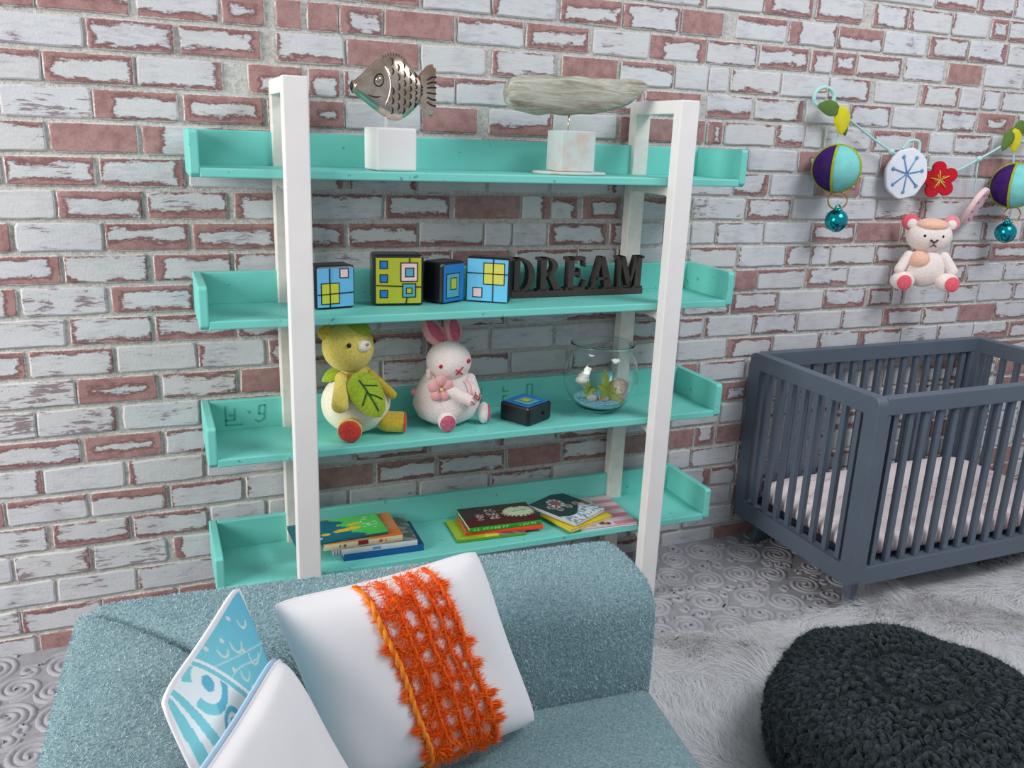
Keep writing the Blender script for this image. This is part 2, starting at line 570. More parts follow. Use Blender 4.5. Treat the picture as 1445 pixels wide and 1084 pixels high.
def brick_geo(k, x0_, x1_, code, st):
    zb = Z0 - (k + 1) * PITCH + .0065
    x0_, x1_ = x0_ - .002, x1_ + .002
    h = PITCH - .013
    L_ = x1_ - x0_
    r = .009
    pts = []
    for cx_, cz_, a0 in ((r, r, PI), (L_ - r, r, 1.5 * PI), (L_ - r, h - r, 0), (r, h - r, .5 * PI)):
        for t in (0, .5, 1):
            pts.append((cx_ + r * math.cos(a0 + t * PI / 2), cz_ + r * math.sin(a0 + t * PI / 2)))
    # rough edges between the corners
    out = []
    for i in range(12):
        out.append(pts[i])
        if i % 3 == 2:
            p, q = pts[i], pts[(i + 1) % 12]
            nseg = 3 if i in (2, 8) else 1
            for j in range(1, nseg + 1):
                t = j / (nseg + 1)
                out.append((p[0] + (q[0] - p[0]) * t, p[1] + (q[1] - p[1]) * t))
    out = [(u + rng.uniform(-.0022, .0022), v_ + rng.uniform(-.0022, .0022)) for u, v_ in out]
    n = len(out)
    dp = .0085 + rng.uniform(-.002, .002)
    tl = rng.uniform(-.002, .002)
    V, UV = [], []
    for ring, (ins, y) in enumerate(((0, .003), (0, -dp * .6), (.005, -dp))):
        for u, v_ in out:
            uu = u + (ins if u < L_ / 2 else -ins) * (1 if abs(u - L_ / 2) > L_ / 2 - .03 else 0)
            vv = v_ + (ins if v_ < h / 2 else -ins) * (1 if abs(v_ - h / 2) > h / 2 - .03 else 0)
            V.append((x0_ + uu, y + tl * (uu / L_ - .5), zb + vv))
            UV.append((uu, vv))
    F = []
    for a in range(2):
        for i in range(n):
            j = (i + 1) % n
            F.append((a * n + i, a * n + j, (a + 1) * n + j, (a + 1) * n + i))
    F.append(tuple(range(2 * n, 3 * n)))
    c = [float(q) for q in code]
    c = [q + rng.uniform(-.2, .2) if q else 0. for q in c]
    if code == '9999':
        c = [14.] * 4
    return V, F, UV, (c[0], c[1], c[2], c[3]), (L_, float(st), rng.random(), 1)


def brick_mesh(name, items):
    V, F, UV, MG, EX = [], [], [], [], []
    for it in items:
        v_, f_, uv_, mg_, ex_ = brick_geo(*it)
        o = len(V)
        V += v_
        F += [tuple(i + o for i in f) for f in f_]
        UV += [(a, b_, 0) for a, b_ in uv_]
        MG += [mg_] * len(v_)
        EX += [ex_] * len(v_)
    me = bpy.data.meshes.new(name)
    me.from_pydata(V, [], F)
    a = me.attributes.new('buv', 'FLOAT_VECTOR', 'POINT')
    a.data.foreach_set('vector', np.array(UV, dtype=np.float32).ravel())
    for nm, dat in (('margin', MG), ('extra', EX)):
        a = me.attributes.new(nm, 'FLOAT_COLOR', 'POINT')
        a.data.foreach_set('color', np.array(dat, dtype=np.float32).ravel())
    me.materials.append(M_BRICK)
    ob = bpy.data.objects.new(name, me)
    COL.objects.link(ob)
    ob.parent = wall
    return ob


def seen(b_):
    p = Vector(((b_[1] + b_[2]) / 2, 0, Z0 - (b_[0] + .5) * PITCH)) - CAM
    d = p.dot(CF)
    px, py = 722.5 + FPX * p.dot(CR) / d, 542 - FPX * p.dot(CU) / d
    ok = -60 < px < 1500 and -50 < py < 1130
    if 60 < px < 960 and py > 860:
        ok = False
    if px > 1200 and py > 600:
        ok = False
    return (b_[2] - b_[1]) / (d * d) if ok else 0


order = sorted(bricks, key=lambda q: -seen(q))
for q in order[:298]:
    brick_mesh('brick', [q])
rest = brick_mesh('bricks', order[298:])
rest['kind'] = 'stuff'

# ------------------------------------------------------------------ floor with embossed swirls
floor = MB().box((XW0, -3.6, -.03), (XW1, 0.12, 0)).build('floor', M_CARPET)
floor['kind'] = 'structure'
floor['label'] = 'grey carpet embossed with curling scrolls'
sw = MB()
cells = []
for tries in range(26000):
    if len(cells) > 900:
        break
    x_ = rng.uniform(XW0 + .1, 3.6)
    y_ = rng.uniform(-1.75, -.05)
    if -.28 < x_ < .95 and y_ < -1.05:
        continue
    if x_ > 1.3 and y_ < -1.0:
        continue
    R_ = rng.uniform(.062, .10) if tries < 9000 else (rng.uniform(.035, .06) if tries < 17000 else rng.uniform(.02, .035))
    if all((x_ - a) ** 2 + (y_ - b_) ** 2 > (R_ * .88 + c_ * .88) ** 2 for a, b_, c_ in cells):
        cells.append((x_, y_, R_))
for x_, y_, R_ in cells:
    a0 = rng.uniform(0, 2 * PI)
    sg = 1 if rng.random() < .5 else -1
    for arm in (0, PI):
        turns = R_ / .042
        nn_ = 26 if R_ > .06 else 14
        pts = []
        for i in range(nn_):
            t = i / (nn_ - 1)
            rr = .008 + (R_ - .008) * t
            a = a0 + arm + sg * turns * 2 * PI * t * .78
            pts.append((x_ + rr * math.cos(a), y_ + rr * math.sin(a), .0))
        V, F = [], []
        for i, p in enumerate(pts):
            q = pts[min(i + 1, nn_ - 1)]
            o_ = pts[max(i - 1, 0)]
            t = Vector(q) - Vector(o_)
            nrm = Vector((-t.y, t.x, 0)).normalized()
            wd = .0100 * (1 if 1 < i < nn_ - 2 else .6)
            P = Vector(p)
            V += [P - nrm * wd - Vector((0, 0, .001)), P - nrm * wd * .55 + Vector((0, 0, .006)), P + nrm * wd * .55 + Vector((0, 0, .006)), P + nrm * wd - Vector((0, 0, .001))]
            if i:
                a = (i - 1) * 4
                F += [(a + j, a + j + 1, a + j + 5, a + j + 4) for j in range(3)]
        sw.add(V, F)
o = sw.build('carpet_swirls', M_SWIRL, floor, smooth=True, kind='stuff')
o['label'] = 'raised scroll pattern of the carpet'

# ------------------------------------------------------------------ display shelf unit
T = .0269
SH = (1.6123, 1.1693, .7313, .2906)
HL = .1327
YB, YF = -.0444, -.349
PW = .073
PX = (.2545, 1.567)
YPF = -.399
ZT = 1.8988
unit = thing('display_shelf', 'white shelving unit with four mint green tray shelves against the brick wall', 'shelf', (.95, -.22, 0))
for x_ in PX:
    MB().box((x_, YPF, 0), (x_ + PW, YF - .002, ZT)).build('front_post', M_WHITE, unit, bevel=.004)
    MB().box((x_ + .008, YB - .045, 0), (x_ + PW - .002, YB + .004, ZT - .002)).build('back_post', M_CREAM, unit, bevel=.004)
    MB().box((x_ + .004, YF - .004, ZT - .045), (x_ + PW - .004, YB - .043, ZT)).build('top_rail', M_WHITE, unit, bevel=.003)
    for z_ in SH:
        m = MB()
        a, b_ = x_ + .012, x_ + PW - .012
        m.prism([(YF - .004, z_), (YF - .004, z_ - .055), (YF + .012, z_ - .04), (YF + .03, z_ - .034), (YB - .065, z_ - .034), (YB - .05, z_ - .04), (YB - .043, z_ - .055), (YB - .043, z_)], a, b_,
                Matrix(((0, 1, 0, 0), (1, 0, 0, 0), (0, 0, 1, 0), (0, 0, 0, 1))))
        m.build('shelf_rail', M_CREAM, unit, bevel=.002)
for z_ in SH:
    s_ = MB().box((T - .001, YF + .0008, z_ + .0005), (1.9 - T + .001, YB - .002, z_ + T)).build('shelf', M_MINT, unit, bevel=.004)
    MB().box((T - .001, YB - T, z_ + T - .002), (1.9 - T + .001, YB - .002, z_ + HL - .0008)).build('back_board', M_MINT, s_, bevel=.004)
    for xa in (0, 1.9 - T):
        m = MB()
        # end board with a rounded front lower corner
        m.prism([(YF, z_ + .012), (YF + .012, z_), (YB, z_), (YB, z_ + HL), (YF + .008, z_ + HL), (YF, z_ + HL - .008)], xa, xa + T,
                Matrix(((0, 1, 0, 0), (1, 0, 0, 0), (0, 0, 1, 0), (0, 0, 0, 1))))
        m.build('end_board', M_MINT, s_, bevel=.004)
FZ = [z_ + T for z_ in SH]
# faint stencilled letters showing through the paint on the third shelf's back board
M_GHOST = mat('ghost_print', (86, 182, 166), .6, .1, 30, 0)
yb_ = YB - T - .0008


def strokes(mb, lines, y, wd=.007, d=.0006):
    for (xa, za, xb, zb) in lines:
        a, b_ = Vector((xa, 0, za)), Vector((xb, 0, zb))
        t = (b_ - a).normalized()
        nr = Vector((-t.z, 0, t.x)) * wd / 2
        mb.prism([((a + nr).x, (a + nr).z), ((a - nr).x, (a - nr).z), ((b_ - nr).x, (b_ - nr).z), ((b_ + nr).x, (b_ + nr).z)], y, y + d)


def ghost(x_, zb, rows):
    m = MB()
    strokes(m, [(x_ + a * .01, zb + b_ * .01, x_ + c_ * .01, zb + d_ * .01) for a, b_, c_, d_ in rows], yb_)
    return m


z_ = FZ[2]
m = ghost(.075, z_ + .018, [(0, 0, 0, 7), (0, 0, 5.5, 0), (0, 1.8, 3, 1.8), (3, 1.8, 3, 6), (1, 3.5, 2.6, 3.5)])
m2 = ghost(.17, z_ + .022, [(0, 1, 1.3, 0), (1.3, 0, 3.2, 1), (3.2, 1, 3.6, 6), (1.4, 2.8, 3.2, 2.8), (1.4, 2.8, 1.6, 5.8), (1.6, 5.8, 3.6, 6)])
m.add(m2.v, m2.f)
for bx, rows in ((.98, [(0, 0, 0, 2.5), (0, 0, 2, 0), (2, 0, 2, 2.5), (0, 3.5, 0, 6), (2, 3.5, 2, 6)]), (1.09, [(0, 0, 0, 2.2), (0, 2.2, 2, 2.2), (0, 4, 2.2, 4), (0, 4, 0, 6)]), (1.19, [(0, 0, 0, 6), (2.2, 0, 2.2, 6), (0, 6, 2.2, 6)])):
    q = ghost(bx, z_ + .02, rows)
    m.add(q.v, q.f)
shelf3 = [c for c in unit.children if c.name.startswith('shelf') and 'rail' not in c.name][2]
m.build('stencil_print', M_GHOST, shelf3, kind='stuff')


# ------------------------------------------------------------------ sofa
SA = math.radians(-3.6)
SO = Vector((-.33, -1.0, 0))
SM = Matrix.Translation(SO) @ rotz(SA)
sofa = thing('sofa', 'blue grey plush corner sofa with mitred arm in the foreground', 'sofa', SO)
SW, SZ0, SZ1 = .285, .06, .70


def sofa_profile():
    pts = [(0, SZ0), (0, .3)]
    r1, r2 = .045, .085
    for i in range(8):
        a = PI - i / 7 * PI / 2
        pts.append((r1 + r1 * math.cos(a), SZ1 - r1 + r1 * math.sin(a)))
    pts.append((SW * .5, SZ1 + .004))
    for i in range(10):
        a = PI / 2 - i / 9 * PI / 2
        pts.append((SW - r2 + r2 * math.cos(a), SZ1 - r2 + r2 * math.sin(a)))
    pts += [(SW + .004, .5), (SW, SZ0)]
    return pts


def sweep(kind, L_):
    prof = sofa_profile()
    n = len(prof)
    st = [0, .006, .015, .03, .06, .12, .3, .5, .7, .85, .93, .962, .98, .992, 1.0]
    V, F = [], []
    cz = .42
    for s in st:
        for (t, z_) in prof:
            along = t + s * (L_ - t)
            d = s * L_
            k = 1 - .075 * math.exp(-(d / .014))
            e = max(0, (s - .955) / .045)
            k2 = 1 - .10 * (1 - math.sqrt(max(0, 1 - e * e)))
            tc = SW / 2
            tt = tc + (t - tc) * k2 * (1 - (1 - k) * .4)
            zz = SZ0 + (z_ - SZ0) * k * (1 - (1 - k2) * .5)
            if kind == 'back':
                V.append((along, -tt, zz))
            else:
                V.append((tt, -along, zz))
    for i in range(len(st) - 1):
        for j in range(n - 1):
            q = (i * n + j, i * n + j + 1, (i + 1) * n + j + 1, (i + 1) * n + j)
            F.append(q if kind == 'back' else q[::-1])
        F.append((i * n + n - 1, i * n, (i + 1) * n, (i + 1) * n + n - 1))
    F.append(tuple(range((len(st) - 1) * n, len(st) * n)))
    F.append(tuple(range(n))[::-1])
    mb = MB()
    mb.add(V, F, SM)
    return mb


def pile(src, name, parent, count, ln, wd, cols, zmin=.3, lean=(0, 0, 0)):
    """short fibres standing on the upper faces of src (an MB)"""
    V = np.array(src.v)
    tris = []
    for f in src.f:
        if len(f) > 6:
            continue
        for i in range(1, len(f) - 1):
            tris.append((f[0], f[i], f[i + 1]))
    tris = np.array(tris)
    A, B_, C_ = V[tris[:, 0]], V[tris[:, 1]], V[tris[:, 2]]
    nr = np.cross(B_ - A, C_ - A)
    ar = np.linalg.norm(nr, axis=1) + 1e-12
    nr /= ar[:, None]
    cen = (A + B_ + C_) / 3
    # orientation away from the body of the mesh
    toc = np.array(CAM) - cen
    vis = (np.abs((nr * toc).sum(1)) > 0) & (cen[:, 2] > zmin)
    p = ar * vis
    p /= p.sum()
    idx = rng.choice(len(tris), count, p=p)
    r1, r2 = rng.random(count), rng.random(count)
    q = np.sqrt(r1)
    P = A[idx] * (1 - q)[:, None] + B_[idx] * (q * (1 - r2))[:, None] + C_[idx] * (q * r2)[:, None]
    nn_ = nr[idx]
    mid = V.mean(0)
    return P, nn_, mid


def fibres(P, D, ln, wd, cols, name, parent, m=None):
    n = len(P)
    D = D / (np.linalg.norm(D, axis=1)[:, None] + 1e-9)
    S = np.cross(D, rng.normal(size=(n, 3)))
    S /= (np.linalg.norm(S, axis=1)[:, None] + 1e-9)
    L_ = ln * rng.uniform(.6, 1.3, n)[:, None]
    W = wd * rng.uniform(.7, 1.3, n)[:, None]
    V = np.stack([P - S * W, P + S * W, P + D * L_], 1).reshape(-1, 3)
    me = bpy.data.meshes.new(name)
    me.vertices.add(3 * n)
    me.vertices.foreach_set('co', V.astype(np.float32).ravel())
    me.loops.add(3 * n)
    me.loops.foreach_set('vertex_index', np.arange(3 * n, dtype=np.int32))
    me.polygons.add(n)
    me.polygons.foreach_set('loop_start', np.arange(0, 3 * n, 3, dtype=np.int32))
    me.update()
    ca = me.color_attributes.new('paint', 'FLOAT_COLOR', 'POINT')
    cc = np.ones((n, 4), dtype=np.float32)
    C_ = np.array([lin(c) for c in cols])
    cc[:, :3] = C_[rng.integers(0, len(C_), n)]
    ca.data.foreach_set('color', np.repeat(cc, 3, axis=0).ravel())
    me.materials.append(m or M_PILE)
    ob = bpy.data.objects.new(name, me)
    COL.objects.link(ob)
    if parent is not None:
        ob.parent = parent
        ob.matrix_parent_inverse = Matrix.Translation(parent.matrix_basis.to_translation()).inverted()
    ob['kind'] = 'stuff'
    return ob


SC = [(190, 216, 222), (168, 200, 208), (138, 172, 182), (204, 226, 234), (118, 152, 164), (180, 210, 220)]
back = sweep('back', 1.35)
arm = sweep('arm', 1.25)
back.build('backrest', M_SOFA, sofa, smooth=True)
arm.build('armrest', M_SOFA, sofa, smooth=True)


def rbox_sup(a, b_, r, nu=24):
    """box with rounded vertical and top edges as a grid-mapped shell"""
    mb = MB()
    x0_, y0_, z0_ = a
    x1_, y1_, z1_ = b_
    prof = [(0, z0_), (0, z1_ - r)] + [(r - r * math.cos(t), z1_ - r + r * math.sin(t)) for t in (.3, .6, .9, 1.2, PI / 2)]
    V, F = [], []
    rings = []
    for ins, z_ in prof:
        ring = []
        rr = max(r - ins, .004)
        for cx_, cy_, a0 in ((x0_ + r, y0_ + r, PI), (x1_ - r, y0_ + r, 1.5 * PI), (x1_ - r, y1_ - r, 0), (x0_ + r, y1_ - r, .5 * PI)):
            for t in range(5):
                an = a0 + t / 4 * PI / 2
                ring.append((cx_ + rr * math.cos(an), cy_ + rr * math.sin(an), z_))
        rings.append(ring)
    n = len(rings[0])
    for rg in rings:
        V += rg
    for i in range(len(rings) - 1):
        for j in range(n):
            l = (j + 1) % n
            F.append((i * n + j, i * n + l, (i + 1) * n + l, (i + 1) * n + j))
    F.append(tuple(range((len(rings) - 1) * n, len(rings) * n)))
    return V, F


V, F = rbox_sup((SW - .01, -1.25, SZ0), (1.345, -SW + .012, .405), .03)
# the seat's open side closes in slightly toward the front
V = [(x_ - max(0, (-y_ - SW)) * .055 * (x_ > 1), y_, z_) for x_, y_, z_ in V]
seat = MB().add(V, F, SM)
seat.build('seat', M_SOFA, sofa, smooth=True, bevel=0)
for (lx, ly) in ((.06, -.06), (1.28, -.06), (.06, -1.18), (1.2, -1.18)):
    MB().lathe([(.02, 0), (.028, .065)], (0, 0, 0), 12, SM @ Matrix.Translation((lx, ly, 0)), cap=True).build('leg', M_WORD, sofa)
# pile
for src, cnt, nm in ((back, 90000, 'backrest_pile'), (arm, 60000, 'armrest_pile')):
    P, nr, mid = pile(src, nm, sofa, cnt, .01, .001, SC)
    # outward normal: away from the bar's centre line
    loc = (np.array([SM.inverted() @ Vector(p) for p in P[:0]]) if False else None)
    Minv = np.array(SM.inverted())
    Q = P @ Minv[:3, :3].T + Minv[:3, 3]
    axis_c = np.stack([np.clip(Q[:, 0], SW / 2, 9), np.full(cnt, -SW / 2), np.clip(Q[:, 2], .3, .60)], 1) if 'back' in nm else np.stack([np.full(cnt, SW / 2), np.minimum(Q[:, 1], -SW / 2), np.clip(Q[:, 2], .3, .60)], 1)
    outw = Q - axis_c
    outw = outw @ np.array(SM)[:3, :3].T
    sg = np.sign((outw * nr).sum(1))
    nr = nr * np.where(sg == 0, 1, sg)[:, None]
    D = nr + rng.normal(size=nr.shape) * .55 + np.array([.25, -.1, -.2])
    fibres(P, D, .0062, .00075, SC, nm, sofa)
cnt = 45000
P = np.stack([rng.uniform(.3, 1.31, cnt), rng.uniform(-1.2, -.29, cnt), np.full(cnt, .404)], 1)
P = P @ np.array(SM)[:3, :3].T + np.array(SM)[:3, 3]
fibres(P, np.array([0, 0, 1.]) + rng.normal(size=(cnt, 3)) * .6, .0055, .0007, [(160, 188, 190), (138, 168, 172), (118, 148, 154), (178, 204, 206)], 'seat_pile', sofa)


# ------------------------------------------------------------------ pillows
def bil(C4, u, v):
    a, b_, c_, d_ = C4       # BL, BR, TR, TL
    return a * ((1 - u) * (1 - v)) + b_ * (u * (1 - v)) + c_ * (u * v) + d_ * ((1 - u) * v)


def pillow(name, label, C4, th_f, th_b, m, cfn=None, n=40, group=None, pinch=.06, back_m=None, piping=None, ex=.5):
    C4 = [Vector(c) for c in C4]
    nrm = (C4[1] - C4[0]).cross(C4[3] - C4[0]).normalized()
    if nrm.dot(CAM - C4[0]) < 0:
        nrm = -nrm
    base = min(C4, key=lambda c: c.z)
    t = thing(name, label, 'pillow', ((C4[0] + C4[1]) / 2), group)
    cen = sum(C4, Vector()) / 4

    def f(u, v, s):
        # edges drawn in between the corners
        a, b_ = 2 * u - 1, 2 * v - 1
        cr = 1 - .05 * (a * a * b_ * b_) ** 3
        uu = .5 + cr * a / 2 * (1 - pinch * (1 - b_ * b_) ** 1.0)
        vv = .5 + cr * b_ / 2 * (1 - pinch * (1 - a * a) ** 1.0)
        p = bil(C4, uu, vv)
        e = max(0., (1 - a ** 4)) ** ex * max(0., (1 - b_ ** 4)) ** ex
        wr = 1 + .03 * math.sin(9 * a + 4 * b_)
        return p + nrm * (e * (th_f if s > 0 else -th_b) * wr + .0016 * s)
    mb = MB()
    mb.grid(lambda u, v: f(u, v, 1), n, n, None, cfn)
    mb.build('front_cover', m, t, smooth=True)
    mb = MB()
    mb.grid(lambda u, v: f(1 - u, v, -1), 24, 24)
    mb.build('back_cover', back_m or M_COTTON, t, smooth=True)
    rim = [f(i / 20, 0, 0) for i in range(20)] + [f(1, i / 20, 0) for i in range(20)] + [f(1 - i / 20, 1, 0) for i in range(20)] + [f(0, 1 - i / 20, 0) for i in range(20)]
    MB().tube(rim, .0028 if not piping else piping, 8, True).build('seam', M_COTTON, t, smooth=True)
    return t, f


# large white pillow with orange lace
WB = [Vector((.165, -1.52, .43)), Vector((.655, -1.425, .425)), Vector((.530, -1.31, .846)), Vector((.051, -1.40, .845))]
wp, wf = pillow('lace_band_pillow', 'white pillow with a band of shaggy orange lace, against the sofa back', WB, .085, .02, M_COTTON, pinch=.06)
M_ORANGE = mat('orange_yarn', (252, 110, 28), .75, .15, 60, .3, 200, .002, c2=(234, 84, 18))
M_ORANGE2 = mat('bright_orange_yarn', (255, 150, 36), .7, .15, 60, .3, 200, .002)
lace = MB()
U0, U1 = .36, .70
for ci, (uc, rad) in enumerate(((U0, .0075), (U0 + .1, .0042), (U0 + .19, .0046), (U0 + .265, .0042), (U1, .0065))):
    mb = MB()
    for ply in (0, 1):
        pts = []
        for i in range(90):
            v_ = 1.0 - i / 89 * 1.0
            ph = i * .55 + ply * PI
            u_ = uc + .02 * (1 - v_) + .006 * math.sin(v_ * 14 + ci) + math.cos(ph) * rad * .9
            p = wf(u_, v_, 1)
            pts.append(p + Vector((0, -1, 0)) * (.006 + math.sin(ph) * rad * .6))
        mb.tube(pts, rad * .62, 5)
    mb.build('twisted_cord', M_ORANGE2 if ci in (0,) else M_ORANGE, wp, smooth=True)
P, D = [], []
holes = []
for uc, rw in ((.05, .020), (.145, .026), (.228, .026), (.30, .020)):
    vv = rng.uniform(.0, .08)
    while vv < 1:
        hl = rng.uniform(.022, .055)
        holes.append((U0 + uc + rng.normal() * .006, vv, rw * rng.uniform(.7, 1.1), hl))
        vv += hl * 2 + rng.uniform(.01, .07)
for _ in range(17000):
    u_ = U0 + (U1 - U0) * rng.random()
    if rng.random() < .12:
        u_ += rng.normal() * .012
    v_ = rng.random()
    inside = [1 for a, b_, c_, d_ in holes if ((u_ - a) / c_) ** 2 + ((v_ - b_) / d_) ** 2 < 1]
    if inside and rng.random() < .97:
        continue
    p = wf(min(max(u_ + .02 * (1 - v_), .02), .98), v_, 1)
    P.append(tuple(p + Vector((0, -.002 - .005 * rng.random(), 0))))
    e = (u_ - (U0 + U1) / 2) / (U1 - U0) * 2
    D.append((rng.normal() * .7 + (e * 1.2 if abs(e) > .85 else 0), -.12 + rng.normal() * .15, rng.normal() * 1.0 - (.25 if abs(e) > .8 else 0)))
# tufts at the sides
for (uu, vv, du) in ((U0 - .01, .27, -1), (U0, .12, -1), (U1 + .02, .33, 1), (U1 + .02, .26, 1), (U1 + .01, .18, 1), (U1, .93, 1), (U1 - .08, .02, .4), (U0, .45, -1), (U0 - .004, .7, -1), (U1 + .005, .5, 1), (U1 + .005, .62, 1)):
    for _ in range(150):
        p = wf(uu + .012 * rng.normal() + .02 * (1 - vv), min(max(vv + rng.normal() * .012, 0.01), .99), 1)
        P.append(tuple(p + Vector((0, -.006 * rng.random() - .004, 0))))
        D.append((du * 2.4 + rng.normal() * .5, -.4 + rng.normal() * .3, rng.normal() * .6))
fo = fibres(np.array(P), np.array(D), .020, .0010, [(255, 112, 30), (250, 96, 22), (255, 146, 50), (238, 82, 18), (255, 124, 36)], 'lace_threads', wp)
fo['label'] = 'shaggy orange lace threads'


# aqua printed pillow
def aqua(u, v):
    # u toward the camera end, v upward
    c = (238, 246, 248)
    A1, A2 = (132, 210, 222), (104, 188, 216)
    base = c
    s_ = u - (.46 + (v - .72) * .73)

    def dist(a, b_):
        return math.hypot((u - a) * .36, (v - b_) * .47), math.atan2((v - b_) * .47, (u - a) * .36)
    if v > .990 or u > .990:
        return lin((246, 248, 250))
    if s_ < 0:
        k_ = min(1, max(0, -s_ * 1.6))
        base = tuple(A1[i] * (1 - k_) + A2[i] * k_ for i in range(3))
        for (a, b_, r_) in ((.36, .90, .018), (.26, .80, .020), (.42, .80, .016), (.20, .92, .014), (.34, .68, .018), (.48, .93, .013)):
            d, an = dist(a, b_)
            if abs(d - r_) < .0022 and -2.6 < an < .6:
                return lin((206, 228, 222))
            if dist(a + .08, b_ + .05)[0] < .005:
                return lin((214, 230, 222))
        if abs(v - .80 + .04 * math.sin(u * 9)) < .004 or abs(v - .74 - .3 * u) < .003:
            return lin((190, 226, 232))
        return lin(base)
    if .022 < s_ < .052:
        base = A1
    d, an = dist(.72, .91)
    if d < .0145:
        base = A2
    elif .034 < d < .052 and s_ > .06 and not (-.1 < an < .7):
        base = A2 if an < -1.2 else A1
    d, an = dist(.71, .73)
    if d < .012 or .020 < d < .030:
        base = A2
    l1 = u - (.865 + (v - .73) * .20)
    if abs(l1) < .018 + .03 * (1 - v):
        base = A1
    l2 = u - (.955 + (v - .72) * .06)
    if abs(l2) < .020 + .02 * (1 - v):
        base = A1
    return lin(base)


AT, AL = at(335, 822, y=-1.385), at(224, 988, y=-1.70)
AB_r = Vector((.110, -1.50, .435))
AB_f = Vector((AB_r.x + AL.x - AT.x + .04, AB_r.y + AL.y - AT.y - .02, .43))
ap, af = pillow('printed_pillow', 'white pillow printed with aqua scrolls and ringed dots, leaning on the sofa arm', [AB_r, AB_f, AL, AT], .034, .02, M_PRINTCLOTH, aqua, n=200, pinch=.03, piping=.005, ex=.8)
TT = at(393, 922, y=-1.60)
TF = at(288, 1084, z=TT.z - .01)
tb = at(482, 1084, y=-1.64)
dv = (tb - TT).normalized()
C3 = TT + dv * .36
P3 = [C3, C3 + (TF - TT).normalized() * .36, TT + (TF - TT).normalized() * .36, TT]
plain, pf = pillow('plain_pillow', 'plain white pillow with a pale blue edge, in front of the aqua printed pillow', P3, .05, .035, M_COTTON, pinch=.05)
M_BLUEEDGE = mat('pale_blue_cotton', (176, 208, 232), .9, .05, 20, .2, 300, .001)
MB().tube([pf(i / 20, 1, 0) + Vector((-.008, 0, .002)) for i in range(21)], .0045, 8).build('blue_edging', M_BLUEEDGE, plain, smooth=True, label='pale blue edging')

# ------------------------------------------------------------------ fluffy rug
rug = thing('fluffy_rug', 'shaggy white fur rug on the grey carpet, under the charcoal pouf', 'rug', (2.3, -1.5, 0))
rx0, rx1, ry0, ry1 = 1.06, 3.75, -2.35, -.69


def rug_edge(t):
    # far edge wobble
    return ry1 + .035 * math.sin(t * 5.1) + .02 * math.sin(t * 13 + 1)


outl = [(rx0 + .02 * math.sin(i), ry0 + (rug_edge(rx0) - ry0) * i / 10) for i in range(10)] + [(rx0 + (rx1 - rx0) * i / 30, rug_edge(rx0 + (rx1 - rx0) * i / 30)) for i in range(31)] + [(rx1, ry0)]
mb = MB()
n = len(outl)
mb.add([(a, b_, .001) for a, b_ in outl] + [(a, b_, .005) for a, b_ in outl], [tuple(range(2 * n - 1, n - 1, -1)), tuple(range(n))] + [(i, i + n, (i + 1) % n + n, (i + 1) % n) for i in range(n)])
mb.build('backing', M_RUG, rug)
cnt = 75000
X = rng.uniform(rx0, rx1, cnt * 2)
Y = rng.uniform(ry0 + .2, ry1 + .05, cnt * 2)
Y2 = ry1 + .035 * np.sin(X * 5.1) + .02 * np.sin(X * 13 + 1)
ok = (Y < Y2) & ((X - 1.775) ** 2 + (Y + 1.52) ** 2 > .34 ** 2)
# keep what could be seen from around the camera
rel = np.stack([X, Y, 0 * X], 1) - np.array(CAM)
dd = rel @ np.array(CF)
px = 722.5 + FPX * (rel @ np.array(CR)) / dd
py = 542 - FPX * (rel @ np.array(CU)) / dd
ok &= (px > 780) & (px < 1700) & (py < 1250)
X, Y = X[ok][:cnt], Y[ok][:cnt]
cnt = len(X)
ang = PI * .75 + .9 * np.sin(X * 4.3 + 1.2 * np.sin(Y * 5)) + 1.7 * np.cos(Y * 6.1 + X * 2.2) + rng.normal(size=cnt) * .28 + .8 * np.sin(X * 23 + 2 * np.sin(Y * 11)) * np.cos(Y * 19 + np.sin(X * 9))
lean = .9 + .5 * np.sin(X * 7 + Y * 9)
Lh = rng.uniform(.06, .15, cnt)
Wd = rng.uniform(.0007, .0016, cnt)
ns = 4
P0 = np.stack([X, Y, np.full(cnt, .010)], 1)
dirh = np.stack([np.cos(ang), np.sin(ang), 0 * ang], 1)
perp = np.stack([-np.sin(ang), np.cos(ang), 0 * ang], 1)
V = []
wav = rng.uniform(-.014, .014, cnt)
for i in range(ns + 1):
    t = i / ns
    hz = Lh * (.55 * t - .36 * t * t * lean)
    hx = Lh * (lean * .55 * t * t + .35 * t)
    P = P0 + dirh * hx[:, None] + np.array([0, 0, 1.]) * np.maximum(hz, .002 * i)[:, None] + perp * (wav * math.sin(t * 4))[:, None]
    s = perp * (Wd * (1 - .75 * t))[:, None]
    V += [P - s, P + s]
V = np.stack(V, 1)     # cnt, 2(ns+1), 3
nv = 2 * (ns + 1)
quad = np.array([[2 * i, 2 * i + 1, 2 * i + 3, 2 * i + 2] for i in range(ns)])
Fq = (np.arange(cnt)[:, None, None] * nv + quad[None]).reshape(-1, 4)
me = bpy.data.meshes.new('fur')
me.vertices.add(cnt * nv)
me.vertices.foreach_set('co', V.astype(np.float32).ravel())
me.loops.add(len(Fq) * 4)
me.loops.foreach_set('vertex_index', Fq.astype(np.int32).ravel())
me.polygons.add(len(Fq))
me.polygons.foreach_set('loop_start', np.arange(0, len(Fq) * 4, 4, dtype=np.int32))
me.update()
ca = me.color_attributes.new('paint', 'FLOAT_COLOR', 'POINT')
FC = np.array([lin(c) for c in ((250, 250, 252), (242, 242, 246), (226, 224, 224), (255, 255, 255))])
cc = np.ones((cnt, 4), dtype=np.float32)
cc[:, :3] = FC[rng.integers(0, 4, cnt)]
ca.data.foreach_set('color', np.repeat(cc, nv, axis=0).ravel())
me.materials.append(M_FUR)
